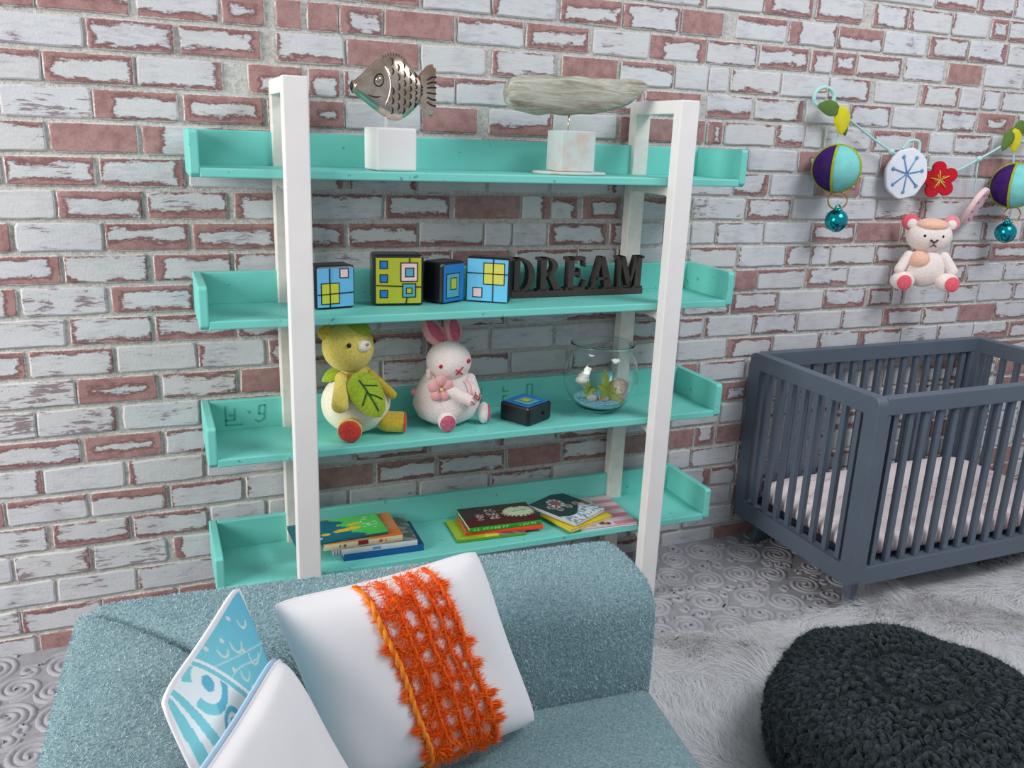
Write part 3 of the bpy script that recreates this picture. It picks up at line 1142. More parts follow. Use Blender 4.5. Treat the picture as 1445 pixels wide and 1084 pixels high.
fur = bpy.data.objects.new('fur', me)
COL.objects.link(fur)
fur.parent = rug
fur.matrix_parent_inverse = Matrix.Translation(rug.location).inverted()
fur['kind'] = 'stuff'

# ------------------------------------------------------------------ crocheted pouf
PC = Vector((1.775, -1.52, .012))
PR, PH = .41, .345
pouf = thing('crocheted_pouf', 'round charcoal crocheted wool pouf on the white fur rug', 'pouf', PC)


def pouf_pt(phi, a, off=0.):
    # phi 0 at the crown centre .. 1 at the floor
    th_ = phi * PI * .93
    e = .5
    sx = abs(math.sin(th_)) ** e
    cz = math.copysign(abs(math.cos(th_)) ** .8, math.cos(th_))
    r_ = (PR - .025) * sx * (1 + .03 * math.sin(a * 2 + .6) + .015 * math.sin(5 * a))
    z_ = PH / 2 + PH / 2 * .96 * cz
    z_ += .022 * math.sin(a + 3.4) * (phi < .5) * sx
    z_ -= .012 * math.exp(-(phi / .25) ** 2)
    z_ += .010 * math.sin(7 * a + 5 * phi) * sx + .008 * math.sin(3 * a - 9 * phi) * sx
    p = Vector((PC.x + r_ * math.cos(a), PC.y + r_ * math.sin(a), PC.z + z_))
    if off:
        c_ = Vector((PC.x, PC.y, PC.z + PH * .45))
        d = (p - c_)
        d = Vector((d.x, d.y, d.z * 1.9)).normalized()
        p += d * off
    return p


mb = MB()
mb.grid(lambda u, v: pouf_pt(max(v, .004), u * 2 * PI), 64, 30)
mb.build('cushion_core', M_POUF, pouf, smooth=True)
sts = MB()
row = 0
phs = [.0006, .0035, .010]
ph = .02
while ph < .97:
    phs.append(ph)
    ph += .034
for ph in phs:
    ring = (pouf_pt(ph, 0) - Vector((PC.x, PC.y, pouf_pt(ph, 0).z))).length
    ncol = max(5, int(2 * PI * ring / .034))
    for i in range(ncol):
        a = 2 * PI * (i + .5 * (row % 2)) / ncol + rng.uniform(-.15, .15) / ncol
        c0 = pouf_pt(ph, a, .010)
        tang = (pouf_pt(ph, a + .05) - pouf_pt(ph, a - .05)).normalized()
        down = (pouf_pt(min(ph + .02, 1), a) - pouf_pt(max(ph - .02, 0), a)).normalized()
        nr_ = tang.cross(down).normalized()
        for sgn in (-1, 1):
            d = (down * 1.0 + tang * .55 * sgn).normalized()
            R3 = Matrix((d, nr_.cross(d), nr_)).transposed()
            d = (d + tang * rng.normal() * .35 + nr_ * rng.normal() * .25).normalized()
            R3 = Matrix((d, nr_.cross(d).normalized(), nr_)).transposed()
            c1 = c0 + tang * (sgn * .009 + rng.normal() * .003) + nr_ * rng.uniform(-.005, .006)
            sts.ell(c1, (.020 + rng.uniform(-.004, .004), .0085 + rng.uniform(-.001, .002), .0105), 8, 6, R3)
    row += 1
for _a in range(7):
    sts.ell(pouf_pt(.012, _a * .9) + Vector((.014 * math.cos(_a * .9), .014 * math.sin(_a * .9), .006)), (.018, .010, .011), 8, 6, Matrix.Rotation(_a * .9 + .8, 3, 'Z'))
sts.build('crochet_stitches', M_POUF, pouf, smooth=True, kind='stuff')
P, D = [], []
for _ in range(60000):
    phr = rng.random() * .95
    a = rng.random() * 2 * PI
    p = pouf_pt(phr, a, .016)
    P.append(tuple(p))
    d = (p - Vector((PC.x, PC.y, PC.z + .1))).normalized()
    D.append((d.x * .8 + rng.normal() * .8, d.y * .8 + rng.normal() * .8, d.z * .8 + rng.normal() * .8))
fibres(np.array(P), np.array(D), .022, .0005, [(40, 48, 58), (66, 80, 90), (30, 42, 42), (92, 96, 100), (24, 26, 32), (48, 66, 62)], 'wool_fuzz', pouf)

# ------------------------------------------------------------------ crib
K0, K1, KYB, KYF, KZ0, KZ1 = 2.276, 3.654, -.030, -.770, .1316, .896
crib = thing('baby_crib', 'slate blue wooden baby crib with slatted sides in the corner on the right', 'crib', ((K0 + K1) / 2, (KYB + KYF) / 2, 0))
PWK = .068


def rounded_frame(y0_, y1_, z0_, z1_, r, wd, hT, hB, x_, t_):
    """end panel as a closed rounded frame in the yz plane"""
    def loop(y0_, y1_, z0_, z1_, r):
        pts = []
        for cy_, cz_, a0 in ((y0_ + r, z0_ + r, PI), (y1_ - r, z0_ + r, 1.5 * PI), (y1_ - r, z1_ - r, 0), (y0_ + r, z1_ - r, .5 * PI)):
            for t in range(6):
                an = a0 + t / 5 * PI / 2
                pts.append((cy_ + r * math.cos(an), cz_ + r * math.sin(an)))
        return pts
    A = loop(y0_, y1_, z0_, z1_, r)
    B_ = loop(y0_ + wd, y1_ - wd, z0_ + hB, z1_ - hT, .012)
    n = len(A)
    V = [(x_, y, z_) for y, z_ in A] + [(x_, y, z_) for y, z_ in B_] + [(x_ + t_, y, z_) for y, z_ in A] + [(x_ + t_, y, z_) for y, z_ in B_]
    F = []
    for i in range(n):
        j = (i + 1) % n
        F += [(i, j, n + j, n + i), (2 * n + i, 3 * n + i, 3 * n + j, 2 * n + j), (i, 2 * n + i, 2 * n + j, j), (n + i, n + j, 3 * n + j, 3 * n + i)]
    return MB().add(V, F)


for x_ in (K0, K1 - .05):
    rounded_frame(KYF, KYB, KZ0, KZ1, .028, PWK, .07, .078, x_, .05).build('end_frame', M_CRIB, crib, bevel=.003)
slat = None
for x_ in (K0 + .025, K1 - .025):
    nsl = 8
    for i in range(nsl):
        y_ = KYF + PWK + (KYB - KYF - 2 * PWK) * (i + .5) / nsl
        MB().box((x_ - .011, y_ - .012, KZ0 + .076), (x_ + .011, y_ + .012, KZ1 - .068)).build('slat', M_CRIB, crib, bevel=.002)
for y_, yt in ((KYF, .045), (KYB - .045, .045)):
    MB().box((K0 + .045, y_ + .001, KZ1 - .068), (K1 - .045, y_ + yt, KZ1 - .002)).build('top_rail', M_CRIB, crib, bevel=.003)
    MB().box((K0 + .045, y_ + .001, KZ0 + .002), (K1 - .045, y_ + yt, KZ0 + .078)).build('bottom_rail', M_CRIB, crib, bevel=.003)
    for xx in (K0 + .045, K1 - .07):
        MB().box((xx, y_ + .0015, KZ0 + .079), (xx + .025, y_ + yt - .001, KZ1 - .069)).build('corner_post', M_CRIB, crib, bevel=.003)
    nsl = 16
    for i in range(nsl):
        xx = K0 + .07 + (K1 - K0 - .14) * (i + .5) / nsl
        MB().box((xx - .012, y_ + .012, KZ0 + .076), (xx + .012, y_ + .034, KZ1 - .066)).build('slat', M_CRIB, crib, bevel=.002)
MB().box((K0 + .05, KYF + .045, KZ0 + .03), (K1 - .05, KYB - .045, KZ0 + .05)).build('mattress_board', M_CRIB, crib)
for xx, sx in ((K0 + .09, -1), (K1 - .09, 1)):
    for yy, sy in ((KYF + .08, -1), (KYB - .10, 1)):
        m = MB()
        V = []
        for z_, h_ in ((0.0055 if yy < -.5 else 0.002, .012), (KZ0 + .005, .024)):
            k = (KZ0 - z_) / KZ0 * .02
            for a, b_ in ((-1, -1), (1, -1), (1, 1), (-1, 1)):
                V.append((xx + a * h_ + sx * k, yy + b_ * h_ + sy * k, z_))
        m.add(V, [(0, 3, 2, 1), (4, 5, 6, 7), (0, 1, 5, 4), (1, 2, 6, 5), (2, 3, 7, 6), (3, 0, 4, 7)])
        m.build('leg', M_CRIB, crib, bevel=.002)
# mattress with faded pink print
g = N('mattress_print')
v = g.obj()
mp = g.n('ShaderNodeMapping')
g.put(mp.inputs[0], v)
mp.inputs[3].default_value = (1, 2.2, 1)
nz = g.noise(9, 4, .65, mp.outputs[0], 1.2)
g.bump(g.noise(10, 3, .6, v), .4, .01)
M_MATT = g.out(color=g.mix(g.mapr(nz, .56, .66, 0, .55), rgba((238, 226, 226)), rgba((206, 110, 130))), rough=.9, spec=.1)
mat_ob = MB()


def mattress(u, v):
    a, b_ = 2 * u - 1, 2 * v - 1
    th_ = u * 2 * PI
    return None


def supershell(c, half, e=.28, nu=56, nv=24):
    m = MB()

    def f(u, v):
        a, b_ = (u * 2 - 1) * PI, (v - .5) * PI
        cb, sb = math.cos(b_), math.sin(b_)
        ca_, sa = math.cos(a), math.sin(a)
        pw = lambda q, p: math.copysign(abs(q) ** p, q)
        return (c[0] + half[0] * pw(cb, .5) * pw(ca_, e), c[1] + half[1] * pw(cb, .5) * pw(sa, e), c[2] + half[2] * pw(sb, .75))
    m.grid(f, nu, nv)
    return m


mt = supershell(((K0 + K1) / 2, (KYB + KYF) / 2, KZ0 + .05 + .075), ((K1 - K0) / 2 - .06, (KYB - KYF) / 2 - .052, .075), e=.2).build('crib_mattress', M_MATT, None, smooth=True)
tag(mt, 'white crib mattress with faded pink print lying inside the slate blue crib', 'mattress')


# ------------------------------------------------------------------ square print tiles on the dark blocks
def rot_box(o_, ang, dims):
    """matrix with origin o_ (front-left-bottom), x along ang"""
    return Matrix.Translation(o_) @ rotz(ang)


BLUE, BLUE2, TEAL, GREEN, YEL, PINK, BK = (108, 186, 232), (24, 120, 196), (84, 166, 186), (186, 190, 46), (224, 216, 96), (240, 206, 210), (24, 24, 30)
GR = 'hand painted black edged blocks'


def tile(mb, M, x0_, z0_, x1_, z1_, col, lvl=0, edge=.0035):
    """raised coloured square with a black outline; face lies in local xz at y=0"""
    e = edge
    d = -.0012 - .0009 * lvl
    mb.box((x0_ - e, d, z0_ - e), (x1_ + e, .001, z1_ + e), M, lin(BK))
    mb.box((x0_, d - .0006, z0_), (x1_, .001, z1_), M, lin(col))


def block(label, p0, p1, h, depth, zf, art, group=GR):
    """p0,p1: front face bottom-left and bottom-right on the shelf"""
    p0, p1 = Vector(p0), Vector(p1)
    w_ = (p1 - p0).length
    ang = math.atan2(p1.y - p0.y, p1.x - p0.x)
    M = Matrix.Translation((p0.x, p0.y, zf)) @ rotz(ang)
    t = thing('painted_block', label, 'block', M @ Vector((w_ / 2, depth / 2, 0)), group)
    MB().box((0, 0, .0005), (w_, depth, h), M).build('block_body', M_DARK, t, bevel=.012)
    m = MB()
    art(m, M, w_, h)
    m.build('painted_face', M_PRINTGLOSS, t)
    return t


def lines(mb, M, segs, wd=.0035, d=-.0034):
    for xa, za, xb, zb in segs:
        a, b_ = Vector((xa, 0, za)), Vector((xb, 0, zb))
        t = (b_ - a).normalized()
        nr_ = Vector((-t.z, 0, t.x)) * wd / 2
        mb.prism([((a + nr_).x, (a + nr_).z), ((a - nr_).x, (a - nr_).z), ((b_ - nr_).x, (b_ - nr_).z), ((b_ + nr_).x, (b_ + nr_).z)], d, 0, M, lin(BK))


def art1(m, M, w_, h):
    e = .008
    m.box((e, -.0012, e), (w_ - e, .001, h - e), M, lin(BLUE))
    X = lambda f: e + f * (w_ - 2 * e)
    Z = lambda f: e + f * (h - 2 * e)
    tile(m, M, X(.12), Z(.10), X(.58), Z(.60), YEL if 0 else (206, 206, 60), 1)
    tile(m, M, X(.64), Z(.76), X(.84), Z(.96), PINK, 1)
    lines(m, M, [(X(.34), Z(0), X(.34), Z(1)), (X(0), Z(.33), X(1), Z(.36))])


def art2(m, M, w_, h):
    e = .010
    m.box((e, -.0012, e), (w_ - e, .001, h - e), M, lin(GREEN))
    X = lambda f: e + f * (w_ - 2 * e)
    Z = lambda f: e + f * (h - 2 * e)
    for z_ in (.14, .48, .78):
        tile(m, M, X(.10), Z(z_), X(.24), Z(z_ + .14), BLUE2, 1)
    lines(m, M, [(X(0), Z(.40), X(1), Z(.36)), (X(.74), Z(.9), X(.74), Z(1)), (X(.66), Z(0), X(.70), Z(.2))])
    tile(m, M, X(.56), Z(.50), X(.90), Z(.88), PINK, 2)
    tile(m, M, X(.66), Z(.60), X(.82), Z(.77), TEAL, 3)
    tile(m, M, X(.60), Z(.15), X(.86), Z(.42), TEAL, 2)
    tile(m, M, X(.68), Z(.23), X(.78), Z(.33), GREEN, 3)


def art3(m, M, w_, h):
    e = .008
    m.box((e, -.0012, e), (w_ - e, .001, h - e), M, lin(BLUE2))
    X = lambda f: e + f * (w_ - 2 * e)
    Z = lambda f: e + f * (h - 2 * e)
    tile(m, M, X(.14), Z(.12), X(.74), Z(.74), TEAL, 1)
    tile(m, M, X(.34), Z(.34), X(.60), Z(.62), GREEN, 2)


def art4(m, M, w_, h):
    e = .006
    m.box((e, -.0012, e), (w_ - e, .001, h - e), M, lin((112, 200, 240)))
    X = lambda f: e + f * (w_ - 2 * e)
    Z = lambda f: e + f * (h - 2 * e)
    tile(m, M, X(.42), Z(.42), X(.90), Z(.90), YEL, 1)
    tile(m, M, X(.16), Z(.10), X(.36), Z(.30), PINK, 1)
    lines(m, M, [(X(.64), Z(0), X(.64), Z(1)), (X(0), Z(.66), X(1), Z(.66))])


z2 = FZ[1]
block('small block painted blue with a yellow window, leftmost on the second shelf', (.357, -.243), (.493, -.219), .142, .09, z2, art1)
block('largest dark block, painted olive green with pink and blue squares', (.553, -.210), (.722, -.232), .172, .10, z2, art2)
block('dark block turned sideways, its face deep blue with a lime square, standing upright', (.786, -.232), (.886, -.180), .143, .10, z2, art3)
block('dark block painted light blue with a yellow window, next to the DREAM sign', (.888, -.180), (1.020, -.262), .158, .075, z2, art4)
# block lying flat on the third shelf
z3 = FZ[2]
p0, p1 = Vector((1.085, -.331, z3)), Vector((1.208, -.263, z3))
ang = math.atan2(p1.y - p0.y, p1.x - p0.x)
Mb = Matrix.Translation(p0) @ rotz(ang)
t = thing('painted_block', 'dark block lying flat beside the rabbit, top painted with blue and lime squares', 'block', Mb @ Vector((.07, .07, 0)), GR)
MB().box((0, 0, .0005), (.14, .135, .072), Mb).build('block_body', M_DARK, t, bevel=.010)
m = MB()
Mt = Mb @ Matrix.Translation((0, 0, .072)) @ Matrix.Rotation(-PI / 2, 4, 'X')
Mt = Mb @ Matrix(((1, 0, 0, 0), (0, 0, 1, 0), (0, -1, 0, .072), (0, 0, 0, 1)))
art3(m, Mt, .14, .135)
m.build('painted_face', M_PRINTGLOSS, t)
MB().lathe([(.007, 0), (.007, .0015), (.002, .0016)], (0, 0, 0), 14, Mb @ Matrix.Translation((.085, -.0012, .036)) @ Matrix.Rotation(PI / 2, 4, 'X')).build('drill_hole', mat('hole_black', (6, 6, 8), .9, 0, 1, 0), t, label='small round drill hole')

# ------------------------------------------------------------------ DREAM word sign
word = thing('word_sign', 'dark wooden cut-out letters reading DREAM on the second shelf', 'sign', (1.34, -.16, z2))
WM = Matrix.Translation((1.065, -.168, z2 + .001)) @ rotz(math.radians(.5))
WL, WH, WBAR = .552, .146, .022
MB().box((0, 0, 0), (WL, .042, WBAR), WM).build('base_bar', M_WORD, word, bevel=.0015)


def letter(polys, x0_, w_):
    m = MB()
    for p in polys:
        m.prism([(x0_ + a * w_, WBAR - .002 + b_ * (WH - WBAR)) for a, b_ in p], .002, .038, WM)
    m.build('letter', M_WORD, word)
    return m


def arcband(cx_, cz_, rx, rz, wi, a0, a1, n=9, thin=.4):
    """list of quads forming a thick-thin arc"""
    out = []
    for i in range(n):
        t0, t1 = a0 + (a1 - a0) * i / n, a0 + (a1 - a0) * (i + 1) / n
        q = []
        for t in (t0, t1):
            k = thin + (1 - thin) * abs(math.cos(t))
            q.append(((cx_ + rx * math.cos(t), cz_ + rz * math.sin(t)), (cx_ + (rx - wi * k) * math.cos(t), cz_ + (rz - wi * k * .55) * math.sin(t))))
        out.append([q[0][0], q[1][0], q[1][1], q[0][1]])
    return out


def slab(xa, za, xb, zb):
    return [(xa, za), (xb, za), (xb, zb), (xa, zb)]


D_ = [slab(.10, 0, .34, 1), slab(0, 0, .45, .07), slab(0, .93, .45, 1)] + arcband(.38, .5, .60, .5, .27, -PI / 2, PI / 2, 12, .35)
R_ = [slab(.10, 0, .33, 1), slab(0, 0, .45, .07), slab(0, .93, .45, 1)] + arcband(.38, .74, .42, .26, .22, -PI / 2, PI / 2, 9, .4) + [[(.38, .50), (.60, .50), (1.0, .0), (.72, .0)], slab(.66, 0, 1.06, .07), slab(.33, .46, .5, .54)]
E_ = [slab(.10, 0, .36, 1), slab(0, 0, .92, .09), slab(0, .91, .88, 1), slab(.36, .46, .64, .56), [(.80, .09), (.92, .09), (.98, .30), (.92, .30)], [(.78, .91), (.88, .91), (.92, .70), (.86, .70)], slab(.60, .38, .68, .66)]
A_ = [[(.40, 1), (.60, 1), (1.0, .0), (.70, .0)], [(.40, 1), (.52, 1), (.22, .0), (.10, .0)], slab(.26, .30, .76, .38), slab(0, 0, .34, .07), slab(.60, 0, 1.08, .07)]
M_ = [slab(.08, 0, .17, 1), slab(.72, 0, .94, 1), [(.08, 1), (.30, 1), (.58, .16), (.46, .06)], [(.72, 1), (.82, 1), (.54, .06), (.46, .10)], slab(0, 0, .28, .07), slab(0, .93, .26, 1), slab(.64, 0, 1.02, .07), slab(.72, .93, 1.02, 1)]
for pl, xa, w_ in ((D_, .004, .092), (R_, .108, .098), (E_, .222, .086), (A_, .318, .104), (M_, .434, .114)):
    letter(pl, xa, w_)

# ------------------------------------------------------------------ fish sculpture
z1 = FZ[0]
M_METAL = None
g = N('burnished_metal')
v = g.obj()
f = g.mapr(g.noise(14, 3, .6, v), .35, .7)
g.bump(g.noise(60, 3, .6, v), .12, .003)
M_METAL = g.out(color=g.mix(f, rgba((222, 212, 200)), rgba((176, 148, 122))), rough=.22, metal=1.0)
M_NIELLO = mat('blackened_metal', (34, 30, 30), .5, .1, 20, 0)
fx0 = at(515, 236, y=-.27)
fish = thing('fish_sculpture', 'silver metal fish on a white wooden block, on the top shelf', 'sculpture', (.60, -.23, z1))
FY = -.235
FB = Matrix.Translation((.548, -.30, z1 + .001)) @ rotz(math.radians(5))
bl = at(533, 180, y=-.28)
MB().box((0, 0, 0), (.130, .13, .130), FB).build('block_base', M_WHITE, fish, bevel=.006)
fc = at(545, 125, y=FY)
MB().tube([(fc.x, FY, z1 + .13), (fc.x, FY, fc.z - .06)], .0055, 10).build('pin', M_WHITE, fish, smooth=True)
FL = at(496, 122, y=FY)
FR_ = at(613, 122, y=FY)
k = (FR_.x - FL.x)


def fish_half(u):
    """upper and lower outline (relative to centre line) at u in 0..1 head to tail root"""
    P = [(0, .035, -.07), (.04, .06, -.10), (.12, .13, -.16), (.22, .23, -.23), (.34, .33, -.31), (.46, .385, -.37), (.56, .37, -.375), (.66, .30, -.32), (.75, .20, -.24), (.82, .12, -.16), (.86, .09, -.13)]
    for i in range(len(P) - 1):
        if P[i][0] <= u <= P[i + 1][0]:
            t = (u - P[i][0]) / (P[i + 1][0] - P[i][0])
            return P[i][1] * (1 - t) + P[i + 1][1] * t, P[i][2] * (1 - t) + P[i + 1][2] * t
    return P[-1][1], P[-1][2]


FCz = fc.z + .005


def fish_pt(u, w_, side=-1, lift=0):
    """w -1..1 across height"""
    up, lo = fish_half(u)
    mid, hh = (up + lo) / 2, (up - lo) / 2
    th_ = .16 * math.sqrt(max(0, 1 - w_ * w_)) * math.sqrt(max(.06, math.sin(PI * min(1, u * .96 + .10)))) * .85
    return Vector((FL.x + u * k, FY + side * (th_ * k + lift), FCz + (mid + hh * w_) * k))


m = MB()


def fishbody(a, b_):
    u = b_ * .86
    t = a * 2 * PI
    w_ = math.cos(t)
    s = -1 if math.sin(t) >= 0 else 1
    return fish_pt(u, w_, s)


m.grid(fishbody, 40, 28)
n0 = len(m.v)
m.add([fishbody(i / 40, 1) for i in range(40)], [tuple(range(40))])
m.build('body', M_METAL, fish, smooth=True)
# tail fan with lobes
tail = MB()
to = [(a_, b_ * 1.22 + .02) for a_, b_ in [(.80, .10), (.87, .16), (.92, .21), (.97, .22), (1.0, .18), (1.0, .10), (.985, .04), (1.0, -.01), (1.0, -.08), (.985, -.12), (1.0, -.17), (.99, -.24), (.95, -.28), (.90, -.26), (.84, -.19), (.80, -.14)]]
tail.prism([(FL.x + a * k, FCz + b_ * k) for a, b_ in to], FY - .022, FY + .022)
tail.build('tail_fin', M_METAL, fish, bevel=.008)
mk = MB()
for i, zz in enumerate((.14, .08, .02, -.05, -.12, -.19)):
    mk.tube([(FL.x + .885 * k, FY - .0225, FCz + (zz * .75 - .005) * k), (FL.x + .94 * k, FY - .0235, FCz + zz * .95 * k), (FL.x + .995 * k, FY - .0225, FCz + zz * k)], .0028, 6)
for r_ in range(6):
    u = .44 + .072 * r_
    for j in range(6):
        w_ = .72 - j * .29 - (.14 if r_ % 2 else 0)
        if abs(w_) > .86 or (r_ == 0 and j in (2,)):
            continue
        pts = [fish_pt(u + .026 * math.sin(t) * 1.0, w_ + .11 * math.cos(t), -1, .0008) for t in np.linspace(.2, PI - .2, 6)]
        mk.tube(pts, [.0008, .002, .0028, .0028, .002, .0008], 5)
mk.tube([fish_pt(.29 + .055 * math.cos(t), .20 + .24 * math.sin(t), -1, .001) for t in np.linspace(0, 2 * PI, 18)[:-1]], .0022, 6, True)
mk.tube([fish_pt(.17 + .15 * t, -.52 - .05 * math.sin(t * PI) + .12 * t, -1, .0005) for t in np.linspace(0, 1, 7)], [.0006, .0016, .002, .002, .002, .0016, .0006], 5)
for i in range(9):
    u = .36 + i * .032
    mk.tube([fish_pt(u, .93, -1, .0005), fish_pt(u + .006, 1.0, -1, .001)], .0015, 5)
mk.build('engraving', M_NIELLO, fish, smooth=True, kind='stuff', label='blackened engraved scales and fin lines')
gl = MB()
gl.tube([fish_pt(.36 + .07 * math.sin(t * PI), .72 - 1.45 * t, -1, .001) for t in np.linspace(0, 1, 14)], [.001] + [.0034] * 12 + [.001], 6)
gl.tube([fish_pt(.012 + .02 * math.sin(t * PI), 1.0 - 2.0 * t, -1, -.002) for t in np.linspace(0, 1, 9)], .0045, 6)
gl.ell(fish_pt(.29, .22, -1, -.002), (.0095, .005, .0095), 12, 8)
gl.build('gill_and_lip', M_METAL, fish, smooth=True)
mo = MB()
mo.ell((FL.x + .012 * k, FY, FCz - .018 * k), (.009, .012, .016), 10, 8)
mo.build('mouth', M_NIELLO, fish, smooth=True)

# ------------------------------------------------------------------ driftwood sculpture
g = N('driftwood')
v = g.obj()
mp = g.n('ShaderNodeMapping')
g.put(mp.inputs[0], v)
mp.inputs[3].default_value = (.18, 1, 1.6)
mp.inputs[2].default_value = (0, .05, 0)
nz = g.noise(34, 6, .7, mp.outputs[0], 1.0)
nb = g.noise(11, 3, .6, v)
g.bump(nz, .5, .004)
M_DRIFT = g.out(color=g.mix(g.mapr(nz, .35, .68), g.mix(nb, rgba((196, 206, 192)), rgba((190, 182, 170))), rgba((128, 118, 104))), rough=.9, spec=.15)
g = N('worn_painted_wood')
v = g.obj()
e_ = g.n('ShaderNodeNewGeometry').outputs['Pointiness']
nb = g.noise(16, 4, .6, v)
g.bump(nb, .2, .003)
M_WORN = g.out(color=g.mix(g.mapr(nb, .50, .66, 0, .5), rgba((196, 206, 204)), rgba((206, 162, 134))), rough=.7)
dw = thing('driftwood_sculpture', 'long piece of grey driftwood mounted on a worn pale blue block, on the top shelf', 'sculpture', (1.25, -.21, z1))
DY = -.22
DL, DR = at(712, 127, y=DY), at(914, 116, y=DY)
outl = [(0, .0, .50, -.35), ]
prof = [(0, .12, -.12), (.006, .34, -.34), (.015, .52, -.55), (.04, .72, -.76), (.09, .86, -.92), (.16, .93, -1.0), (.24, .97, -1.05), (.32, 1.0, -1.0), (.42, .99, -1.0), (.5, 1.0, -.95), (.6, .98, -.86), (.70, .99, -.74), (.80, 1.02, -.50), (.88, 1.05, -.22), (.95, 1.02, .20), (.985, .90, .55), (1.0, .78, .68)]
DH = (at(800, 107, y=DY).z - at(800, 163, y=DY).z) / 2
DCz = (at(800, 107, y=DY).z + at(800, 163, y=DY).z) / 2
m = MB()
nu_, nv_ = 30, 60


def drift(a, b_):
    for i in range(len(prof) - 1):
        if prof[i][0] <= b_ <= prof[i + 1][0]:
            t = (b_ - prof[i][0]) / (prof[i + 1][0] - prof[i][0])
            up = prof[i][1] * (1 - t) + prof[i + 1][1] * t
            lo = prof[i][2] * (1 - t) + prof[i + 1][2] * t
            break
    mid, hh = (up + lo) / 2, (up - lo) / 2
    th_ = a * 2 * PI
    cz, sy = math.cos(th_), math.sin(th_)
    ridge = 1 + .035 * math.sin(9 * th_ + 3 * math.sin(b_ * 5))
    x_ = DL.x + (DR.x - DL.x) * b_
    return (x_, DY + sy * .042 * math.sqrt(max(hh, .05)) * ridge * (1 - .3 * b_), DCz + (mid + hh * math.copysign(abs(cz) ** .9, cz) * (1 + .03 * math.sin(b_ * 31 + 5 * cz))) * DH)


m.grid(drift, nu_, nv_)
m.add([drift(i / 30, 0) for i in range(30)], [tuple(range(30))])
m.add([drift(i / 30, 1) for i in range(30)], [tuple(range(30))])
m.build('driftwood_piece', M_DRIFT, dw, smooth=True)
dbx = at(770, 238, y=-.27).x + .03
DB = Matrix.Translation((1.180, -.29, z1 + .0115)) @ rotz(math.radians(0))
MB().box((0, 0, 0), (.128, .12, .134), DB).build('block_base', M_WORN, dw, bevel=.004)
m = MB()
m.lathe([(0.001, .0005), (.118, .0005), (.124, .005), (.120, .010), (.001, .011)], (0, 0, 0), 36, Matrix.Translation((1.245, -.225, z1)) @ Matrix.Diagonal((1.08, .85, 1, 1)))
m.build('round_plinth', M_WORN, dw, smooth=True)
MB().tube([(1.235, DY, z1 + .13), (1.235, DY, DCz - DH * .9)], .0032, 8).build('pin', M_METAL, dw, smooth=True)

# ------------------------------------------------------------------ stuffed toys
def on_ball(px, py, c, r):
    """where the view of a photo pixel meets a ball"""
    d = (CF + CR * ((px - 722.5) / FPX) - CU * ((py - 542) / FPX)).normalized()
    oc = CAM - Vector(c)
    b_ = oc.dot(d)
    q = b_ * b_ - (oc.length_squared - r * r)
    return CAM + d * (-b_ - math.sqrt(max(q, 0)))


def z6(a, b_):
    return 430 + a / 3.074, 440 + b_ / 3.074



def plushmat(name, c, c2):
    return plush(name, c, c2, 120, .8, .005, .3)


M_YELP = plushmat('yellow_terry', (250, 232, 128), (228, 200, 84))
M_YELP2 = plushmat('ochre_terry', (230, 202, 76), (200, 166, 48))
M_CREAMP = plushmat('cream_terry', (255, 250, 230), (240, 232, 206))
M_GREENP = plushmat('leaf_green_terry', (182, 206, 62), (140, 168, 36))
M_DGREEN = mat('dark_green_thread', (30, 84, 50), .8, .1, 30, .2, 100)
M_REDP = plushmat('red_terry', (238, 84, 66), (206, 54, 46))
M_WHITEP = plushmat('white_pink_terry', (255, 244, 240), (244, 224, 222))
M_PINKP = plushmat('pink_terry', (250, 192, 190), (234, 156, 160))
M_DPINK = plushmat('deep_pink_terry', (222, 118, 140), (186, 76, 104))
M_RED = mat('red_thread', (196, 24, 50), .6, .1, 30, .1, 100)
M_BLACKBEAD = mat('black_bead', (26, 22, 20), .25, 0, 1, 0)
M_BROWNP = mat('tan_nose', (176, 140, 120), .8, .1, 40, .3, 100)


def limb(mb, a, b_, ra, rb, seg=14):
    """tapered capsule"""
    a, b_ = Vector(a), Vector(b_)
    d = b_ - a
    pts, rs = [], []
    for t in np.linspace(-1, 0, 5):
        pts.append(a + d.normalized() * ra * t * .95)
        rs.append(max(.0012, ra * math.sqrt(max(0, 1 - (t * .98) ** 2))))
    for t in (.25, .5, .75):
        pts.append(a.lerp(b_, t))
        rs.append(ra + (rb - ra) * t)
    for t in np.linspace(0, 1, 5):
        pts.append(b_ + d.normalized() * rb * t * .95)
        rs.append(max(.0012, rb * math.sqrt(max(0, 1 - (t * .98) ** 2))))
    mb.tube(pts, rs, seg)
    return mb


def stub(mb, a, b_, ra, rb, seg=18):
    """leg with a flat end at b_"""
    a, b_ = Vector(a), Vector(b_)
    mb.tube([a, a.lerp(b_, .3), a.lerp(b_, .6), a.lerp(b_, .9), b_], [ra * .8, ra, (ra + rb) / 2, rb, rb * .92], seg)
    return mb


